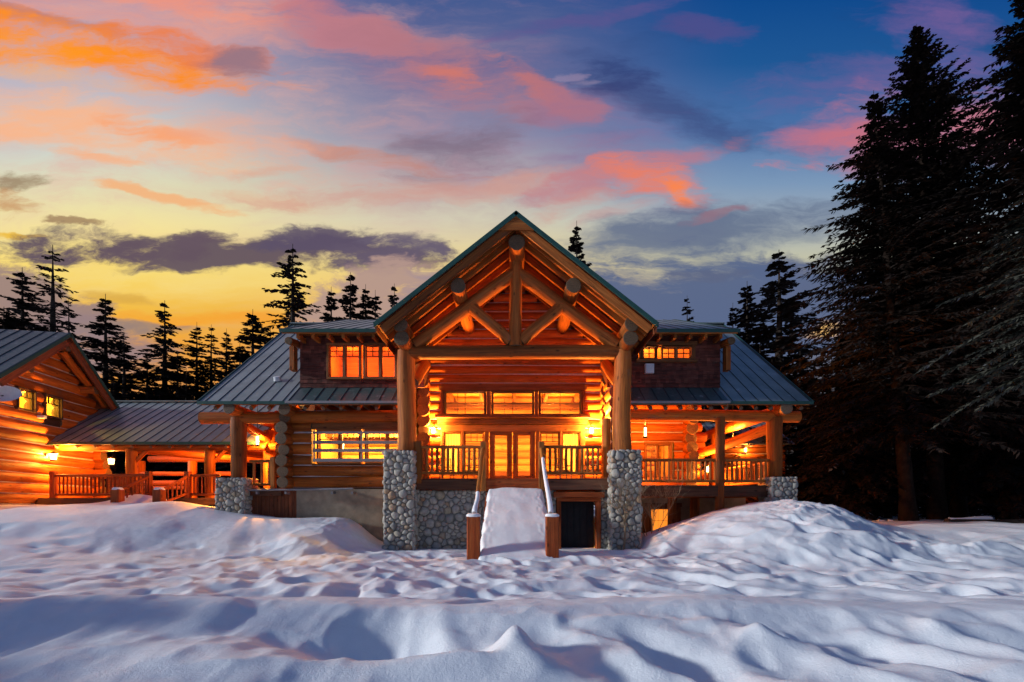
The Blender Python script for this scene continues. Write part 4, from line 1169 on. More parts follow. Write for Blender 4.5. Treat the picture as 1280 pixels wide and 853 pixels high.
for pa, pb in ((176, 241), (263, 300)):
    xa, xb2 = PX(pa, 28.6), PX(pb, 28.6)
    for (q, r_) in ((592.5, .13), (604, .16), (610, .12)):
        m = MB(); m.log((xa, 28.5, PZ(q, 28.6)), (xb2, 28.5, PZ(q, 28.6)), r_, r_, 10, 3, .01); m.build('back_rail', M['log'], walk)
for px in (165, 263):
    x = PX(px, 22.35); m = MB(); m.log((x + .1, 22.5, 4.3), (x + 3.2, 28.3, 4.25), .17, .17, 10, 3, .03); m.build('cross_beam', M['log'], walk)
    m = MB(); m.log((x, 22.4, 3.6), (x + .75, 22.4, 4.35), .10, .10, 10, 2, .0); m.build('post_brace', M['log'], walk)
m = MB(); m.box(-21.4, -10.8, 21.25, 29, wfz - .14, wfz); m.box(-21.2, -11.2, 21.15, 21.25, wfz - .3, wfz); m.build('walkway_floor', M['deckbeam'], walk)
yR = 21.35
railing(walk, (PX(67, yR), yR, wfz), (PX(186, yR), yR, wfz), 1.0, .075, .17, (True, True), .22, 'post_red')
railing(walk, (PX(235, yR), yR, wfz), (PX(275, yR), yR, wfz), 1.0, .075, .17, (True, False), .24, 'post_red')
# steps of the walkway
for pxt, pxb in ((187, 147), (235, 199)):
    xt, xb3 = PX(pxt, yR), PX(pxb, 19.6)
    m = MB(); m.board((xb3, 19.6, 1.1), (xb3, 19.6, PZ(612, 19.6)), .36, .34, (0, 1, 0), .03); m.build('newel_post', M['post_red'], walk)
    a = Vector((xb3, 19.65, PZ(616, 19.6) + .05)); b = Vector((xt, yR, wfz + .98)); m = MB(); m.log(a, b, .065, .065, 10, 3, .006); m.log(a + Vector((0, 0, -.55)), b + Vector((0, 0, -.75)), .055, .055, 8, 3, .006)
    for i in range(6):
        q = a + (b - a) * ((i + .6) / 6.2); m.log(q - Vector((0, 0, .65)), q, .035, .035, 7, 2, .003, cap=False)
    m.build('handrail', M['post_red'], walk)
    m = MB(); c0 = Vector((xb3, 19.6, PZ(612, 19.6)))
    m.log(c0 - Vector((0, 0, .01)), c0 + Vector((0, 0, .07)), .21, .15, 14, 3, 0)
    tag(m.build('post_snow', M['snowcap']), 'snow cap on the %s foot post of the walkway steps' % ('left' if pxb < 170 else 'right'), 'snow', 'snow lying on the stair posts and rails')
m = MB(); xa, xb2 = PX(187, yR) + .12, PX(235, yR) - .12
for i in range(5): m.box(xa, xb2, yR - .2 - .3 * i - .3, yR - .2 - .3 * i, wfz - .2 - .2 * i, wfz - .14 - .2 * i)
m.build('steps', M['deckbeam'], walk)
# small bench-high cupboard by the cabin corner
cb = thing('wood_box', 'brown wooden box standing behind the walkway railing by the cabin', 'box', (PX(147, 22.4), 22.6, wfz))
m = MB(); x = PX(147, 22.4); m.box(x - .5, x + .5, 22.45, 22.95, wfz, wfz + .95, ch=.02); m.build('body', M['cedar'], cb)
m = MB(); m.box(x - .55, x + .55, 22.4, 23.0, wfz + .952, wfz + 1.03, ch=.015); m.build('lid', M['railwood'], cb)

# ================================================================== REAR CABIN seen through the right porch
rear = thing('rear_log_cabin', 'low log cabin behind the lodge, seen through the right porch', 'cabin', (18, 33, 0))
ry, rz = 31.0, PZ(555, 31.0)
m = MB(); n = Vector((0, -.6, 1)).normalized(); nb = Vector((0, .6, 1)).normalized()
m.slab([(13.4, ry, rz), (18.3, ry, rz), (18.3, ry + 3.2, rz + 1.92), (13.4, ry + 3.2, rz + 1.92)], n, .06, mi=0)
m.slab([(18.3, ry + 6.4, rz), (13.4, ry + 6.4, rz), (13.4, ry + 3.2, rz + 1.92), (18.3, ry + 3.2, rz + 1.92)], nb, .06, mi=0)
roof_seams(m, (13.4, ry, rz), (18.3, ry, rz), Vector((0, 3.2, 1.92)), n, .5, mi=1)
m.build('roof', [M['roof'], M['seam']], rear)
wl, ck, tr = MB(), MB(), []
log_wall(wl, ck, tr, TF(ry + .7), 13.8, 17.9, .4, rz + .35, .45, .24)
for x_, sgn in ((13.8, -1), (17.9, 1)):
    log_wall(wl, ck, tr, (lambda a, d, z, x_=x_, sgn=sgn: (x_ + sgn * d, a, z)), ry + .7, ry + 5.7, .4, rz + .35, .45, .24, n=8)
wl.build('log_wall', M['log'], rear); ck.build('chinking', M['chink'], rear)

# ================================================================== LANTERNS
def sconce(P, out, label, power, c=(1, .37, .05), rad=.09):
    P = Vector(P); out = Vector(out).normalized(); bk = rad + .10
    t = thing('wall_lantern', label, 'lantern', P)
    m = MB(); m.board(P - out * (bk + .03), P - out * bk, .12, .30, (0, 0, 1), .01); m.log(P - out * bk + Vector((0, 0, .14)), P + Vector((0, 0, .2)), .014, .014, 8, 2, 0); m.build('bracket', M['iron'], t)
    m = MB(); m.log(P + Vector((0, 0, -.14)), P + Vector((0, 0, .12)), rad * .8, rad, 12, 3, 0); m.build('lamp_glass', M['bulb'], t)
    m = MB(); m.log(P + Vector((0, 0, .13)), P + Vector((0, 0, .22)), rad * 1.45, rad * .3, 12, 2, 0); m.log(P + Vector((0, 0, -.18)), P + Vector((0, 0, -.145)), rad, rad, 12, 1, 0); m.build('lamp_cap', M['iron'], t)
    plamp(P + out * (rad + .06), power * .35, c, .06, t)
    slamp(P + out * (rad * 1.45 + .05) + Vector((0, 0, .05)), power * 1.9, Vector((0, 0, 1)) + out * .25, c, 150, .05, t)
    slamp(P + out * (rad * 1.45 + .05) - Vector((0, 0, .1)), power * .9, Vector((0, 0, -1)) + out * .1, c, 110, .05, t)
    plamp(P - out * (rad + .02) + Vector((0, 0, .02)), power * .5, c, .03, t)
    return t
sconce((ex(543), YE - .42, ez(540)), (0, -1, 0), 'lit wall lantern left of the entrance doors', 1350)
sconce((ex(738), YE - .42, ez(540)), (0, -1, 0), 'lit wall lantern right of the entrance doors', 1350)
a, z = cab(68, 571, .5); P = CW + cl * a + cn * .46
sconce((P.x, P.y, z), cn, 'glaring wall lantern on the side cabin just below the walkway eave', 600, rad=.13)
sconce((PX(139, 23.2), 23.2, PZ(577, 23.2)), (.6, -1, 0), 'round glowing lantern at the cabin corner under the walkway roof', 350, rad=.13)
sconce((PX(884, 23.4), 23.35, PZ(587, 23.4)), (0, -1, 0), 'low bright lantern on the right porch behind the railing', 450)
sconce((PX(950, 29.5), 31.3, PZ(562, 31.0)), (0, -1, 0), 'bell-like fixture built as a lantern on the rear cabin wall seen through the right porch', 300, rad=.07)  # bell-like fixture; its lit lantern form is made up
def hanging(P, zt, label, power, c=(1, .35, .045), s=1.0):
    P = Vector(P); t = thing('hanging_lantern', label, 'lantern', P)
    m = MB(); m.log(P + Vector((0, 0, .24 * s)), (P.x, P.y, zt), .012, .012, 6, 2, 0); m.build('chain', M['iron'], t)
    m = MB(); m.log(P + Vector((0, 0, -.2 * s)), P + Vector((0, 0, .18 * s)), .055 * s, .055 * s, 10, 2, 0); m.build('lamp_glass', M['bulb'], t)
    m = MB()
    for k in range(4):
        o = Vector((math.cos(k * 1.571 + .6), math.sin(k * 1.571 + .6), 0)) * .085 * s
        m.log(P + o + Vector((0, 0, -.24 * s)), P + o + Vector((0, 0, .2 * s)), .01, .01, 6, 1, 0)
    m.log(P + Vector((0, 0, -.27 * s)), P + Vector((0, 0, -.22 * s)), .1 * s, .1 * s, 10, 1, 0); m.log(P + Vector((0, 0, .2 * s)), P + Vector((0, 0, .26 * s)), .11 * s, .03 * s, 10, 1, 0)
    m.build('cage', M['iron'], t)
    plamp(P + Vector((0, .12, -.05)), power * .5, c, .06, t)
    slamp(P + Vector((0, 0, .3)), power * 1.3, (0, 0, 1), c, 160, .05, t)
    slamp(P - Vector((0, 0, .32)), power * 1.1, (0, .1, -1), c, 120, .05, t)
hanging((PX(806.5, 21.6), 21.6, PZ(540, 21.6)), 6.5, 'narrow lantern hanging from the right porch ceiling beside the portico post', 1250)
hanging((PX(921, 23.0), 23.4, 4.75), 6.9, 'lantern hanging at the far end of the right porch', 1250)
hanging((-11.35, 21.4, 4.6), 6.6, 'narrow lantern hanging over the left side porch', 1600)
hanging((PX(212, 25), 25.2, 4.75), 6.3, 'lantern hanging under the middle of the walkway roof', 2000)
hanging((PX(283, 25), 25.2, 4.7), 6.3, 'lantern hanging under the lodge end of the walkway roof', 1700)

# ================================================================== PORCH CHAIRS, SHRUBS
def chair(P, rz, label):
    t = thing('patio_chair', label, 'chair', P, rz, 'dark chairs on the entrance deck', local=True)
    m = MB(); m.box(-.26, .26, -.25, .25, .42, .46, ch=.012); m.build('seat', M['iron'], t)
    b = MB()
    for x in (-.25, .25): b.log((x, .24, .44), (x, .33, .98), .018, .018, 8, 2, 0)
    b.log((-.26, .33, .98), (.26, .33, .98), .02, .02, 8, 4, .01); b.log((-.25, .27, .60), (.25, .27, .60), .015, .015, 8, 2, 0)
    for i in range(5): b.log((-.17 + i * .085, .27, .60), (-.17 + i * .085, .33, .98), .011, .011, 6, 1, 0)
    b.build('backrest', M['iron'], t)
    for x in (-.24, .24):
        for y in (-.23, .23):
            l = MB(); l.log((x * 1.08, y * 1.08, 0), (x, y, .43), .018, .018, 8, 2, 0); l.build('leg', M['iron'], t)
        l = MB(); l.log((x * 1.1, -.25, .43), (x * 1.1, -.25, .66), .016, .016, 8, 1, 0); l.log((x * 1.1, -.27, .66), (x * 1.1, .30, .68), .022, .022, 8, 2, 0); l.build('armrest', M['iron'], t)
chair((PX(558, 20.6), 20.7, dz), .4, 'dark slatted chair behind the left deck railing, nearest the lantern')
chair((PX(588, 20.6), 20.8, dz), -.3, 'dark slatted chair behind the left deck railing, nearest the stairs')
chair((PX(705, 20.6), 20.8, dz), .3, 'dark slatted chair behind the right deck railing, nearest the stairs')
chair((PX(737, 20.6), 20.7, dz), -.4, 'dark slatted chair behind the right deck railing, beside the corner post')

def shrub(P, h, n, seed, label, spread=.5, trunk=None):
    rg = random.Random(seed); t = thing('bare_shrub', label, 'shrub', P, local=True)
    m = MB()
    def grow(p, d, L, r, lev):
        q = p
        for s in range(3):
            dd = (d + Vector((rg.gauss(0, .16), rg.gauss(0, .16), rg.gauss(.05, .1)))).normalized(); q2 = q + dd * L / 3
            m.log(q, q2, r * (1 - .2 * s), r * (.8 - .2 * s), 5, 1, 0, cap=False)
            if lev < 3 and (s > 0 or lev > 0):
                for _ in range(2 if lev < 2 else 1):
                    nd = (dd + Vector((rg.gauss(0, .6), rg.gauss(0, .5), rg.gauss(.25, .35)))).normalized(); grow(q2, nd, L * rg.uniform(.45, .7), r * .55, lev + 1)
            q = q2
    if trunk:
        m.log((0, 0, -.1), (.03, 0, trunk), .045, .035, 8, 4, .01)
    for i in range(n):
        th = rg.uniform(0, 6.28); d = Vector((math.cos(th) * spread, math.sin(th) * spread * .6, 1)).normalized(); grow(Vector((0, 0, trunk or -.1)), d, h * rg.uniform(.6, 1), .018, 0)
    m.build('branches', M['twig'], t)
shrub((PX(780, 17.9), 17.85, 0), 1.15, 6, 5, 'bare twiggy bush with one stem in front of the right stone pillar', .55, .95)
shrub((PX(813, 19.0), 19.0, .3), 1.5, 6, 8, 'bare thin bush in front of the lit lower window', .5)

# ================================================================== TREES
def conifer_mesh(name, H, R0, nw, bpw, tw, seed, leaf=.42, base=.12, droop=.35, sparse=0.0, lean=0.0, wid=.10, up=.25, tr=None, frost=0.0, trunkmat='bark', one_side=None):
    """returns (trunk mesh builder, crown vertices/faces)"""
    rg = random.Random(seed); V = []; Fc = []; MI = []
    tr = tr or H * .014
    cen = lambda z: (lean * z / H + .02 * tr * math.sin(z * .9), .015 * tr * math.sin(z * .7))
    t = MB()
    nseg = 14; prev = None
    for i in range(nseg):
        a = H * i / nseg; b = H * (i + 1) / nseg
        ra = max(.012, tr * (1 - a / H) ** .9); rb = max(.01, tr * (1 - b / H) ** .9)
        ca_, cb_ = cen(a), cen(b); t.log((ca_[0], ca_[1], a), (cb_[0], cb_[1], b + .02), ra * (1.25 if i == 0 else 1), rb, 9, 2, 0, cap=False, tn=.5)
    c_ = cen(H); t.log((c_[0], c_[1], H - .02), (c_[0], c_[1], H * 1.006), .015, .008, 5, 1, 0, cap=False, tn=.5)
    for w in range(nw):
        f = (w + rg.uniform(-.35, .35)) / nw
        z = H * (base + (1 - base) * max(0, min(1, f)) ** .92)
        rel = (H - z) / (H * (1 - base))
        prof = (rel ** .9) * (1 - .25 * max(0, rel - .8) / .2)
        for k in range(bpw):
            if rg.random() < sparse: continue
            L = R0 * prof * rg.uniform(.5, 1.2) + .06
            if rg.random() < .08: L *= 1.25
            th = rg.uniform(0, 6.283)
            if one_side is not None: th = one_side + rg.gauss(0, .9)
            dx, dy = math.cos(th), math.sin(th)
            dr = droop * (.25 + .95 * rel) * rg.uniform(.7, 1.3); upa = up * (1.25 - rel) * rg.uniform(.6, 1.4)
            zz = z + rg.uniform(-.26, .26) * H / nw
            c0 = cen(zz); ns = 5; P = []
            for s in range(ns + 1):
                u = s / ns
                P.append((c0[0] + dx * L * u, c0[1] + dy * L * u, zz + L * (upa * u - dr * u * u + .14 * dr * u ** 5)))
            # twig stem strip
            wv = .012 + .006 * L
            for s in range(ns):
                p, q = P[s], P[s + 1]; o = len(V); w0 = wv * (1 - s / ns); w1 = wv * (1 - (s + 1) / ns)
                V += [(p[0], p[1], p[2] - w0), (p[0], p[1], p[2] + w0), (q[0], q[1], q[2] + w1), (q[0], q[1], q[2] - w1)]; Fc.append((o, o + 1, o + 2, o + 3)); MI.append(0)
            nt_ = max(4, int(tw * (.35 + L / R0)))
            for j in range(nt_):
                u = .08 + .92 * (j + rg.random()) / nt_; s = min(ns - 1, int(u * ns)); fr = u * ns - s
                p = [P[s][i] * (1 - fr) + P[s + 1][i] * fr for i in range(3)]
                sd = rg.choice((-1, 1)); an = rg.uniform(.2, 1.3) * sd
                ll = leaf * rg.uniform(.55, 1.25) * (1.15 - .55 * u) * (.22 + .78 * min(1, L / (R0 * .45)))
                ddx = dx * math.cos(an) - dy * math.sin(an); ddy = dx * math.sin(an) + dy * math.cos(an)
                ddz = -rg.uniform(.05, .75) * (.4 + rel) + .25 * up * (1 - rel)
                e = (p[0] + ddx * ll, p[1] + ddy * ll, p[2] + ddz * ll)
                ww = wid * rg.uniform(.6, 1.3); pxv = -ddy * ww; pyv = ddx * ww; pz_ = rg.uniform(-.7, .7) * ww
                md = [p[i] * .55 + e[i] * .45 for i in range(3)]
                o = len(V)
                V += [tuple(p), (md[0] + pxv, md[1] + pyv, md[2] + pz_), e, (md[0] - pxv, md[1] - pyv, md[2] - pz_)]
                Fc.append((o, o + 1, o + 2, o + 3)); MI.append(1 if rg.random() < frost else 0)
    me = bpy.data.meshes.new(name + '_crown'); me.from_pydata(V, [], Fc); me.update()
    return t, me, MI
treelib = {}
def make_tree(name, label, cat, loc, meshdef, leafm, rz=0, scale=1.0, group=None, trunkm='bark'):
    root = thing(name, label, cat, loc, rz, group, local=True); root.scale = (scale,) * 3 if not isinstance(scale, tuple) else scale
    if meshdef['key'] not in treelib:
        kw = dict(meshdef); kw.pop('key'); t, me, MI = conifer_mesh(meshdef['key'], **kw)
        me.materials.append(M[leafm]); me.materials.append(M['frost'])
        if any(MI): me.polygons.foreach_set('material_index', MI)
        tk = t.build('trunk', M[trunkm], root)
        cr = bpy.data.objects.new('crown', me); col.objects.link(cr); cr.parent = root
        treelib[meshdef['key']] = (tk.data, me)
    else:
        a, b = treelib[meshdef['key']]
        for nm, dta in (('trunk', a), ('crown', b)):
            o = bpy.data.objects.new(nm, dta); col.objects.link(o); o.parent = root
    return root
DEF = [
    dict(key='f0', H=20, R0=3.3, nw=34, bpw=9, tw=36, seed=1, leaf=.50, wid=.085, base=.06, droop=.45, up=.22),
    dict(key='f1', H=20, R0=2.6, nw=34, bpw=8, tw=34, seed=2, leaf=.46, wid=.085, base=.05, droop=.35, up=.3),
    dict(key='f2', H=20, R0=3.0, nw=30, bpw=8, tw=34, seed=3, leaf=.50, wid=.08, base=.08, droop=.5, up=.15, sparse=.12),
    dict(key='f3', H=20, R0=2.8, nw=28, bpw=6, tw=26, seed=4, leaf=.46, wid=.055, base=.10, droop=.28, up=.10, sparse=.25),
    dict(key='f4', H=20, R0=4.6, nw=24, bpw=7, tw=42, seed=6, leaf=.50, wid=.075, base=.06, droop=.55, up=.12, sparse=.1),
]
def far_tree(px, py, d, k, label, group=None, wide=1.0, rz=None):
    x = PX(px, d); z0 = gz(x, d) - .1; H = PZ(py, d) - z0; s = H / 20.0
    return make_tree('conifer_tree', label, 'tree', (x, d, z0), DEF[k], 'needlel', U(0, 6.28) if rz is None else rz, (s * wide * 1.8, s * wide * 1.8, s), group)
GL = 'conifers standing behind the buildings'
T_ = far_tree
T_(28, 336, 46, 0, 'full dark conifer rising above the ridge of the side cabin, left of the sparse one', GL, 1.0)
T_(66, 308, 46, 3, 'tall sparse conifer with thin drooping branches above the side cabin roof', GL, 1.05)
T_(86, 374, 50, 2, 'short ragged conifer right of the sparse tall one at the cabin roof peak', GL, .8)
T_(5, 385, 44, 1, 'low dark conifer at the left edge above the cabin roof', GL, 1.2)
T_(132, 369, 44, 0, 'broad conifer standing just right of the cabin gable', GL, 1.05)
T_(155, 416, 42, 1, 'small conifer close against the broad one beside the cabin gable', GL, 1.05)
T_(206, 377, 45, 2, 'slim pointed conifer standing alone above the walkway roof', GL, 1.05)
T_(184, 440, 43, 1, 'low bushy conifer at the foot of the slim pointed one', GL, 1.2)
T_(222, 440, 43, 0, 'low conifer filling the gap right of the slim pointed one', GL, 1.2)
T_(246, 404, 46, 0, 'left one of the two close narrow conifers over the walkway', GL, .85)
T_(264, 407, 47, 2, 'right one of the two close narrow conifers over the walkway', GL, .85)
T_(283, 412, 50, 1, 'thin conifer with a bare tip left of the lodge roof slope', GL, .8)
T_(316, 388, 44, 0, 'thick dark conifer behind the left slope of the lodge roof', GL, 1.15)
T_(300, 430, 41, 1, 'low dark conifer behind the lodge roof corner', GL, 1.2)
T_(338, 412, 43, 1, 'dense conifer between the thick one and the gnarled one', GL, 1.1)
T_(366, 307, 42, 4, 'tall gnarled conifer with long spreading limbs behind the left dormer', GL, 1.0)
T_(414, 360, 58, 1, 'small neat conifer tip above the left end of the left dormer roof', GL, .9)
T_(438, 342, 52, 2, 'pointed conifer above the middle of the left dormer roof', GL, .95)
T_(457, 357, 54, 1, 'conifer tip in the middle of the clump above the left dormer', GL, .85)
T_(469, 364, 54, 0, 'conifer tip at the right of the clump above the left dormer', GL, .8)
T_(493, 356, 62, 2, 'thin conifer tip just left of the portico gable', GL, .8)
T_(721, 278, 50, 1, 'single conifer tip peeking over the right slope of the portico gable', GL, .75)
T_(859, 371, 60, 2, 'small lone conifer tip above the right dormer roof', GL, .7)
T_(916, 380, 52, 1, 'short conifer at the right end of the right dormer roof', GL, .8)
T_(934, 353, 48, 0, 'mid sized conifer behind the right end of the dormer roof', GL, 1.0)
T_(974, 314, 46, 2, 'tall pointed conifer between the right dormer and the big trees', GL, 1.25)
T_(1000, 440, 40, 0, 'low dark conifer right of the lodge roof edge', GL, 1.4)
T_(950, 430, 42, 1, 'low conifer behind the right lodge roof slope', GL, 1.4)
# the dense dark wall of forest
FG = 'dark conifers of the forest edge'
i = 0
for (x0, x1, y0, y1, n, h0, h1) in ((-62, -8, 36, 44, 56, 8, 11.5), (12, 34, 31, 40, 26, 8, 12), (34, 60, 30, 48, 18, 14, 22), (14, 50, 42, 52, 16, 10, 15), (-80, -40, 30, 50, 10, 8, 13), (-14, 14, 40, 60, 14, 8, 11)):
    for k in range(n):
        x = x0 + (x1 - x0) * (k + rnd()) / n; y = U(y0, y1); h = U(h0, h1)
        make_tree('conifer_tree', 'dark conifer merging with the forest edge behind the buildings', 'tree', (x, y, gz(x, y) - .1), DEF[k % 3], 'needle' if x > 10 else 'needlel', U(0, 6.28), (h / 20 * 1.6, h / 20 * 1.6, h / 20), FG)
# big trees on the right
def big_tree(pxb, pyt, d, lean_px, label, meshdef, leafm='needle', trunkm='barkred', **kw):
    x = PX(pxb, d); z0 = gz(x, d) - .15; H = PZ(pyt, d) - z0
    md = dict(meshdef); md['H'] = H; md['lean'] = lean_px / F * d
    return make_tree('tall_conifer', label, 'tree', (x, d, z0), md, leafm, 0, 1.0, 'tall dark conifers on the right', trunkm)
big_tree(1172, 34, 26, -26, 'tallest dark conifer on the right with an upright straight trunk', dict(key='b0', R0=8.0, nw=80, bpw=10, tw=90, seed=31, leaf=.52, wid=.055, base=.20, droop=.38, up=.34, tr=.40))
big_tree(1136, 116, 24.5, -44, 'tall dark conifer with a leaning mottled trunk left of the tallest one', dict(key='b1', R0=6.4, nw=66, bpw=9, tw=74, seed=32, leaf=.48, wid=.055, base=.20, droop=.30, up=.10, tr=.36, sparse=.10))
big_tree(1198, 190, 28, 0, 'shadowy conifer with a black trunk just behind the tallest one', dict(key='b2', R0=6, nw=54, bpw=7, tw=66, seed=33, leaf=.55, wid=.07, base=.17, droop=.45, up=.12, tr=.38))
big_tree(1300, -60, 21, 0, 'dark conifer cut by the right edge of the photo, with limbs sweeping up', dict(key='b3', R0=5.6, nw=70, bpw=8, tw=80, seed=34, leaf=.5, wid=.055, base=.35, droop=.30, up=.30, tr=.36))
big_tree(1058, 395, 27, 0, 'lower dark conifer in front of the forest beside the right porch', dict(key='b4', R0=3.6, nw=40, bpw=7, tw=60, seed=35, leaf=.5, wid=.07, base=.07, droop=.5, up=.1, tr=.26, frost=.012))
big_tree(1262, 330, 25, 0, 'mid height dark conifer between the tallest one and the frosted spruce', dict(key='b5', R0=3.8, nw=40, bpw=7, tw=60, seed=36, leaf=.5, wid=.07, base=.12, droop=.5, up=.1, tr=.26))
# frosted spruce at the right edge
x = PX(1335, 14.5)
make_tree('frosted_spruce', 'greenish grey frosted spruce branches reaching in at the right edge', 'tree', (x, 14.5, gz(x, 14.5) - .1),
          dict(key='sp', H=13.5, R0=3.7, nw=26, bpw=7, tw=230, seed=41, leaf=.26, wid=.036, base=.42, droop=.42, up=.05, tr=.24, frost=.03), 'needlef')
# fallen log with snow and a snow-dusted bush
fl_ = thing('fallen_log', 'dark fallen log dusted with snow at the forest edge on the right', 'log', (21, 22.6, 1.0))
m = MB(); x0, x1 = PX(1186, 22.5), PX(1330, 22.5)
m.log((x0, 22.6, .88), (x1, 22.1, .80), .20, .28, 12, 10, .05); m.build('stem', M['bark'], fl_)
m = MB(); m.log((x0 + .1, 22.6, 1.0), (x0 + 2.0, 22.55, 1.03), .12, .14, 10, 6, .03); m.build('snow_cover', M['snowcap'], fl_); m = MB(); m.log((x0 + 3.6, 22.4, 1.02), (x1, 22.1, 1.0), .10, .2, 10, 6, .03)
m.build('snow_cover', M['snowcap'], fl_)
for px, py, d, r_, lab in ((1100, 640, 24, .5, 'small snow clump on dark brush left of the leaning trunk'),):
    m = MB(); c0 = Vector((PX(px, d), d, PZ(py, d) if py < 620 else gz(PX(px, d), d) - .05))
    for q in range(9):
        e = Vector((U(-.5, .5), U(-.2, .2), U(-.12, .12))) * r_ * 1.6; m.log(c0 + e, c0 + e + Vector((U(.1, .3), U(-.1, .1), U(-.05, .06))), .06, .04, 7, 2, .01)
    tag(m.build('snow_clump', M['snowcap']), lab, 'snow')

# ================================================================== SKY AND LIGHT
wd = bpy.data.worlds.new('World'); sc.world = wd; wd.use_nodes = True
nt = NT(wd.node_tree); nt.n.clear()
SUN_EL, SUN_DIR = R(15), Vector((.975, .17))      # direction the light travels over the ground
out = nt.node('ShaderNodeOutputWorld'); bg = nt.node('ShaderNodeBackground')
tc = nt.node('ShaderNodeTexCoord').outputs['Generated']
dirn = nt.vmath('NORMALIZE', tc)
sep = nt.node('ShaderNodeSeparateXYZ'); nt.link(dirn, sep.inputs[0]); dx_, dy_, dz_ = sep.outputs
yc_ = nt.math('MAXIMUM', dy_, .22)
u = nt.math('DIVIDE', dx_, yc_); v = nt.math('DIVIDE', dz_, yc_)
cb_ = nt.node('ShaderNodeCombineXYZ'); nt.link(u, cb_.inputs[0]); nt.link(v, cb_.inputs[1]); uv = cb_.outputs[0]
# wind-drawn warp of the cloud field
def col_noise(vec, scale, detail, rough, sx, sy, rot):
    mp = nt.node('ShaderNodeMapping'); nt.link(vec, mp.inputs[0]); mp.inputs['Scale'].default_value = (sx, sy, 1); mp.inputs['Rotation'].default_value = (0, 0, rot)
    n = nt.node('ShaderNodeTexNoise'); nt.link(mp.outputs[0], n.inputs['Vector']); n.inputs['Scale'].default_value = scale; n.inputs['Detail'].default_value = detail; n.inputs['Roughness'].default_value = rough
    return n
nA = col_noise(uv, 3.0, 5, .55, 1, 1.8, .15)
wv = nt.vmath('MULTIPLY', nt.vmath('SUBTRACT', nA.outputs['Color'], (.5, .5, .5)), (.22, .09, 0))
nB = col_noise(uv, 11.0, 5, .6, .8, 2.4, .2)
wv2 = nt.vmath('MULTIPLY', nt.vmath('SUBTRACT', nB.outputs['Color'], (.5, .5, .5)), (.075, .028, 0))
uvw = nt.vmath('ADD', nt.vmath('ADD', uv, wv), wv2)
nS = col_noise(uvw, 4.0, 8, .66, .6, 3.0, .20).outputs[0]      # streaks
nP = col_noise(uvw, 8.0, 8, .66, .8, 2.0, 0).outputs[0]         # puffs
nM = nt.math('ADD', nt.math('MULTIPLY', nS, .6), nt.math('MULTIPLY', nP, .4))
kS = nt.math('MULTIPLY', nt.math('SUBTRACT', nt.math('ADD', nt.math('MULTIPLY', nS, .72), nt.math('MULTIPLY', nP, .28)), .5), 6.5)
kP = nt.math('MULTIPLY', nt.math('SUBTRACT', nP, .49), 5.5)
def vramp(st):
    lo, hi = -.05, 1.15
    return nt.ramp(nt.mapr(v, lo, hi, 0, 1, False), [(((HY - py) / F - lo) / (hi - lo), lin(c)) for py, c in st][::-1])
rl = vramp([(0, (172, 150, 172)), (110, (190, 182, 192)), (190, (206, 211, 200)), (235, (226, 220, 178)), (285, (246, 226, 150)), (340, (248, 214, 100)), (385, (242, 186, 56)), (430, (240, 160, 36)), (520, (222, 140, 60)), (640, (120, 85, 60))])
rm = vramp([(0, (66, 88, 142)), (90, (104, 106, 148)), (170, (144, 138, 164)), (230, (186, 176, 174)), (275, (214, 208, 180)), (330, (234, 210, 140)), (390, (240, 180, 70)), (470, (228, 150, 60)), (640, (120, 85, 60))])
rr2 = vramp([(0, (2, 70, 138)), (80, (24, 84, 146)), (165, (74, 112, 166)), (230, (122, 150, 182)), (275, (158, 170, 180)), (325, (194, 192, 164)), (365, (150, 150, 150)), (410, (112, 116, 136)), (520, (90, 80, 80)), (640, (60, 50, 50))])
base = nt.mix(nt.mapr(u, -.85, -.15), rl, rm); base = nt.mix(nt.mapr(u, -.12, .5), base, rr2)
base = nt.mix(nt.math('MULTIPLY', nt.mapr(nS, .42, .75, 0, .28), nt.mapr(u, .25, -.2)), base, lin((214, 170, 165)), 'MIX')
colr = base
def blob(px, py, rx, ry, an, c, op=1.0, kind='S', soft=.9, off=.25):
    global colr
    mp = nt.node('ShaderNodeMapping', vector_type='TEXTURE'); nt.link(uvw, mp.inputs[0])
    mp.inputs['Location'].default_value = ((px - CX) / F, (HY - py) / F, 0); mp.inputs['Rotation'].default_value = (0, 0, -R(an)); mp.inputs['Scale'].default_value = (rx * 1.25 / F, ry * 1.25 / F, 1)
    r2 = nt.vmath('DOT_PRODUCT', mp.outputs[0], mp.outputs[0])
    k = nt.math('SUBTRACT', nt.math('ADD', kS if kind == 'S' else kP, off), r2)
    colr = nt.mix(nt.mapr(k, -1.0 - (.0 if soft > .5 else -.35), -1.0 + soft * 1.55, 0, op), colr, lin(c))
B = blob
# thin veils of streaky cloud high up
nV = col_noise(uvw, 2.2, 7, .66, .8, 2.6, .38).outputs[0]
nW = col_noise(uvw, 5.0, 7, .68, .7, 2.2, .30).outputs[0]
fv = nt.math('ADD', nt.math('MULTIPLY', nV, .6), nt.math('MULTIPLY', nW, .4))
reg = nt.math('MULTIPLY', nt.mapr(v, .50, .70), nt.mapr(u, .38, -.1))
colr = nt.mix(nt.math('MULTIPLY', nt.mapr(fv, .46, .66, 0, .75), reg), colr, nt.mix(nt.mapr(u, -.6, .2), lin((226, 172, 158)), lin((140, 112, 146))))
colr = nt.mix(nt.math('MULTIPLY', nt.mapr(fv, .50, .34, 0, .35), nt.mapr(u, -.1, .5)), colr, lin((30, 56, 108)))
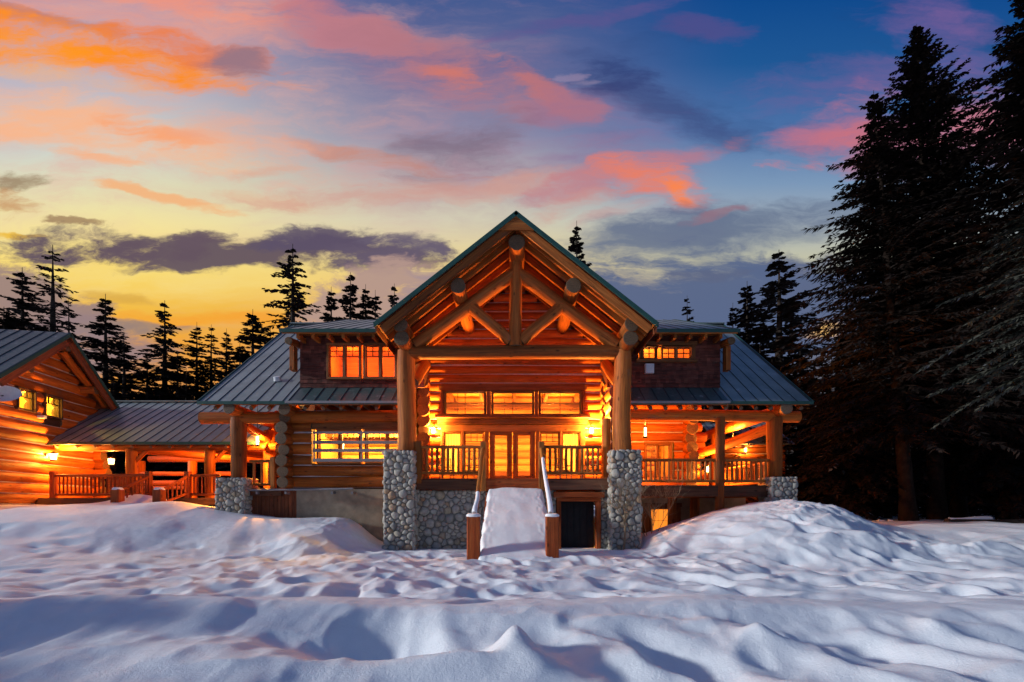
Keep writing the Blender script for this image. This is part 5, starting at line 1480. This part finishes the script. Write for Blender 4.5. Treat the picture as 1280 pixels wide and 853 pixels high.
# high pink and violet veils
B(150, 20, 280, 36, 5, (236, 152, 128), .62, soft=1.2); B(255, 8, 90, 20, 8, (250, 146, 110), .6)
B(405, 22, 110, 26, 22, (214, 122, 118), .8, soft=1.1); B(475, 62, 150, 34, 22, (172, 120, 138), .75, soft=1.3)
B(590, 98, 160, 32, 24, (178, 116, 126), .75, soft=1.2); B(566, 94, 36, 14, 15, (214, 118, 100), .75); B(690, 118, 66, 18, 30, (198, 114, 108), .8)
B(770, 190, 120, 52, 35, (138, 110, 148), .6, soft=1.3); B(575, 186, 80, 36, -10, (118, 100, 122), .75, soft=1.2); B(480, 196, 105, 10, 10, (202, 134, 112), .75)
B(740, 22, 100, 9, -12, (96, 82, 140), .6); B(885, 40, 80, 12, 8, (88, 74, 134), .6); B(760, 92, 56, 20, 10, (36, 52, 108), .7); B(850, 145, 110, 26, 25, (52, 60, 112), .6, soft=1.2)
B(714, 98, 14, 4, 8, (150, 132, 164), .6, 'P'); B(744, 107, 12, 4, 5, (146, 130, 160), .6, 'P')
B(1060, 100, 140, 24, -8, (112, 92, 148), .7, soft=1.2); B(1185, 45, 110, 40, 30, (132, 94, 150), .7, soft=1.3); B(1040, 165, 66, 36, -35, (192, 112, 132), .85, soft=1.1); B(1110, 185, 80, 34, -10, (206, 110, 118), .7); B(992, 203, 50, 11, -5, (228, 112, 104), .95); B(1250, 160, 70, 40, 0, (214, 118, 118), .7)
# orange sunset bands, top left
B(70, 36, 130, 8, 11, (150, 106, 118), .8); B(90, 62, 215, 24, 9, (252, 140, 18), 1.0, soft=.9, off=.40); B(20, 62, 90, 18, 4, (255, 150, 0),   .9, off=.45); B(245, 66, 115, 13, 9, (236, 122, 62), .9); B(300, 80, 48, 17, 10, (142, 116, 132), .9); B(60, 95, 130, 16, 6, (240, 176, 118), .7, soft=1.2)
B(120, 152, 210, 30, 11, (252, 180, 130), .85, soft=1.2, off=.5); B(185, 165, 60, 16, 15, (248, 160, 108), .8); B(290, 165, 160, 26, 18, (224, 168, 150), .6, soft=1.2)
B(122, 203, 52, 9, 8, (247, 176, 128), .85); B(205, 248, 84, 6, 8, (244, 176, 116), .85); B(335, 243, 58, 8, 6, (224, 180, 148), .7); B(345, 210, 50, 6, -8, (216, 168, 146), .6)
B(560, 236, 210, 14, -3, (208, 150, 136), .7, soft=1.1); B(760, 225, 130, 15, -15, (192, 120, 130), .65); B(815, 230, 58, 22, 20, (236, 124, 92), .9, off=.2); B(838, 244, 24, 10, 30, (252, 132, 66), .95, off=.4); B(700, 257, 75, 10, -12, (204, 142, 134), .6); B(772, 264, 70, 8, -12, (196, 142, 140), .5)
# yellow glow and low warm bars
B(245, 402, 150, 10, -1, (246, 158, 22), .8); B(250, 345, 240, 30, 0, (250, 224, 124), .6, soft=1.3); B(160, 372, 50, 10, 8, (212, 160, 50), .7); B(20, 291, 34, 3, 2, (236, 184, 30), .9); B(1035, 404, 40, 18, -20, (252, 178, 74), .95)
# dark cloud bars
B(18, 230, 32, 9, 0, (150, 124, 92), .85, 'P'); B(10, 256, 24, 16, 0, (196, 138, 84), .75, 'P'); B(85, 279, 30, 3, 2, (156, 122, 84), .85, 'P')
B(880, 288, 190, 26, -6, (92, 106, 134), .88, 'S', 1.2, .5); B(900, 268, 40, 6, -15, (150, 110, 122), .7); B(998, 325, 66, 13, -6, (84, 84, 116), .9, 'P')
B(300, 312, 250, 19, 1, (92, 74, 88), .96, 'P', .8, .5); B(122, 310, 88, 13, 0, (98, 78, 88), .95, 'P', .8); B(400, 297, 80, 16, 3, (90, 76, 98), .95, 'P', .8, .6); B(240, 292, 30, 9, 0, (100, 80, 90), .9, 'P', .8); B(525, 304, 56, 12, 10, (104, 92, 110), .9, 'P', .9); B(470, 322, 60, 14, 0, (100, 86, 104), .9, 'P', .9)
B(-10, 405, 110, 48, 10, (152, 124, 118), .95, 'P', .6, .8); B(120, 425, 110, 30, 18, (148, 122, 122), .95, 'S', .8); B(190, 415, 80, 9, 4, (152, 126, 112), .9, 'S')
B(500, 382, 86, 36, -6, (178, 146, 134), .95, 'P', .6, .7); B(560, 372, 70, 30, -8, (150, 134, 148), .85, 'S', .8)
B(905, 388, 210, 46, 0, (84, 98, 132), .97, 'S', .7, .9); B(880, 342, 50, 7, -2, (90, 98, 126), .9, 'P'); B(1000, 368, 80, 22, 0, (88, 98, 128), .9, 'S'); B(1040, 406, 26, 8, -20, (250, 190, 90), .9)
# night blue behind the camera and overhead
zen = lin((60, 90, 140))
colr = nt.mix(nt.mapr(dz_, .72, .92, 0, 1), colr, zen)
colr = nt.mix(nt.mapr(dy_, .40, .05, 0, 1), colr, nt.mix(nt.mapr(dz_, 0, .6), lin((112, 120, 142)), zen))
colr = nt.mix(nt.mapr(dz_, -.02, -.08), colr, lin((40, 44, 60)))
# a faint physical sky underneath, same sun direction
sky = nt.node('ShaderNodeTexSky', sky_type='NISHITA', sun_disc=False, sun_elevation=SUN_EL, sun_rotation=math.atan2(-SUN_DIR.x, -SUN_DIR.y), air_density=1.0, dust_density=1.0)
addn = nt.mix(1.0, colr, nt.mix(1.0, sky.outputs[0], (.006, .006, .006, 1), 'MULTIPLY'), 'ADD')
nt.link(addn, bg.inputs[0]); bg.inputs[1].default_value = 1.0
nt.link(bg.outputs[0], out.inputs[0])
wd.cycles.sampling_method = 'MANUAL'; wd.cycles.sample_map_resolution = 512

sl_ = bpy.data.lights.new('sun', 'SUN'); sl_.energy = 3.0; sl_.angle = R(5.0); sl_.color = (.95, .985, 1.0)
so_ = bpy.data.objects.new('sun', sl_); col.objects.link(so_)
dv = Vector((SUN_DIR.x * math.cos(SUN_EL), SUN_DIR.y * math.cos(SUN_EL), -math.sin(SUN_EL)))
so_.rotation_euler = dv.to_track_quat('-Z', 'Y').to_euler(); so_.location = (-30, 10, 30)

# ================================================================== CAMERA
cam = bpy.data.cameras.new('camera'); cam.sensor_width = 36; cam.lens = F / 1280 * 36; cam.shift_y = (HY - 426.5) / 1280
cam.clip_start = .1; cam.clip_end = 5000
co = bpy.data.objects.new('camera', cam); col.objects.link(co); co.location = (0, 0, EYE); co.rotation_euler = (R(90), 0, 0)
sc.camera = co
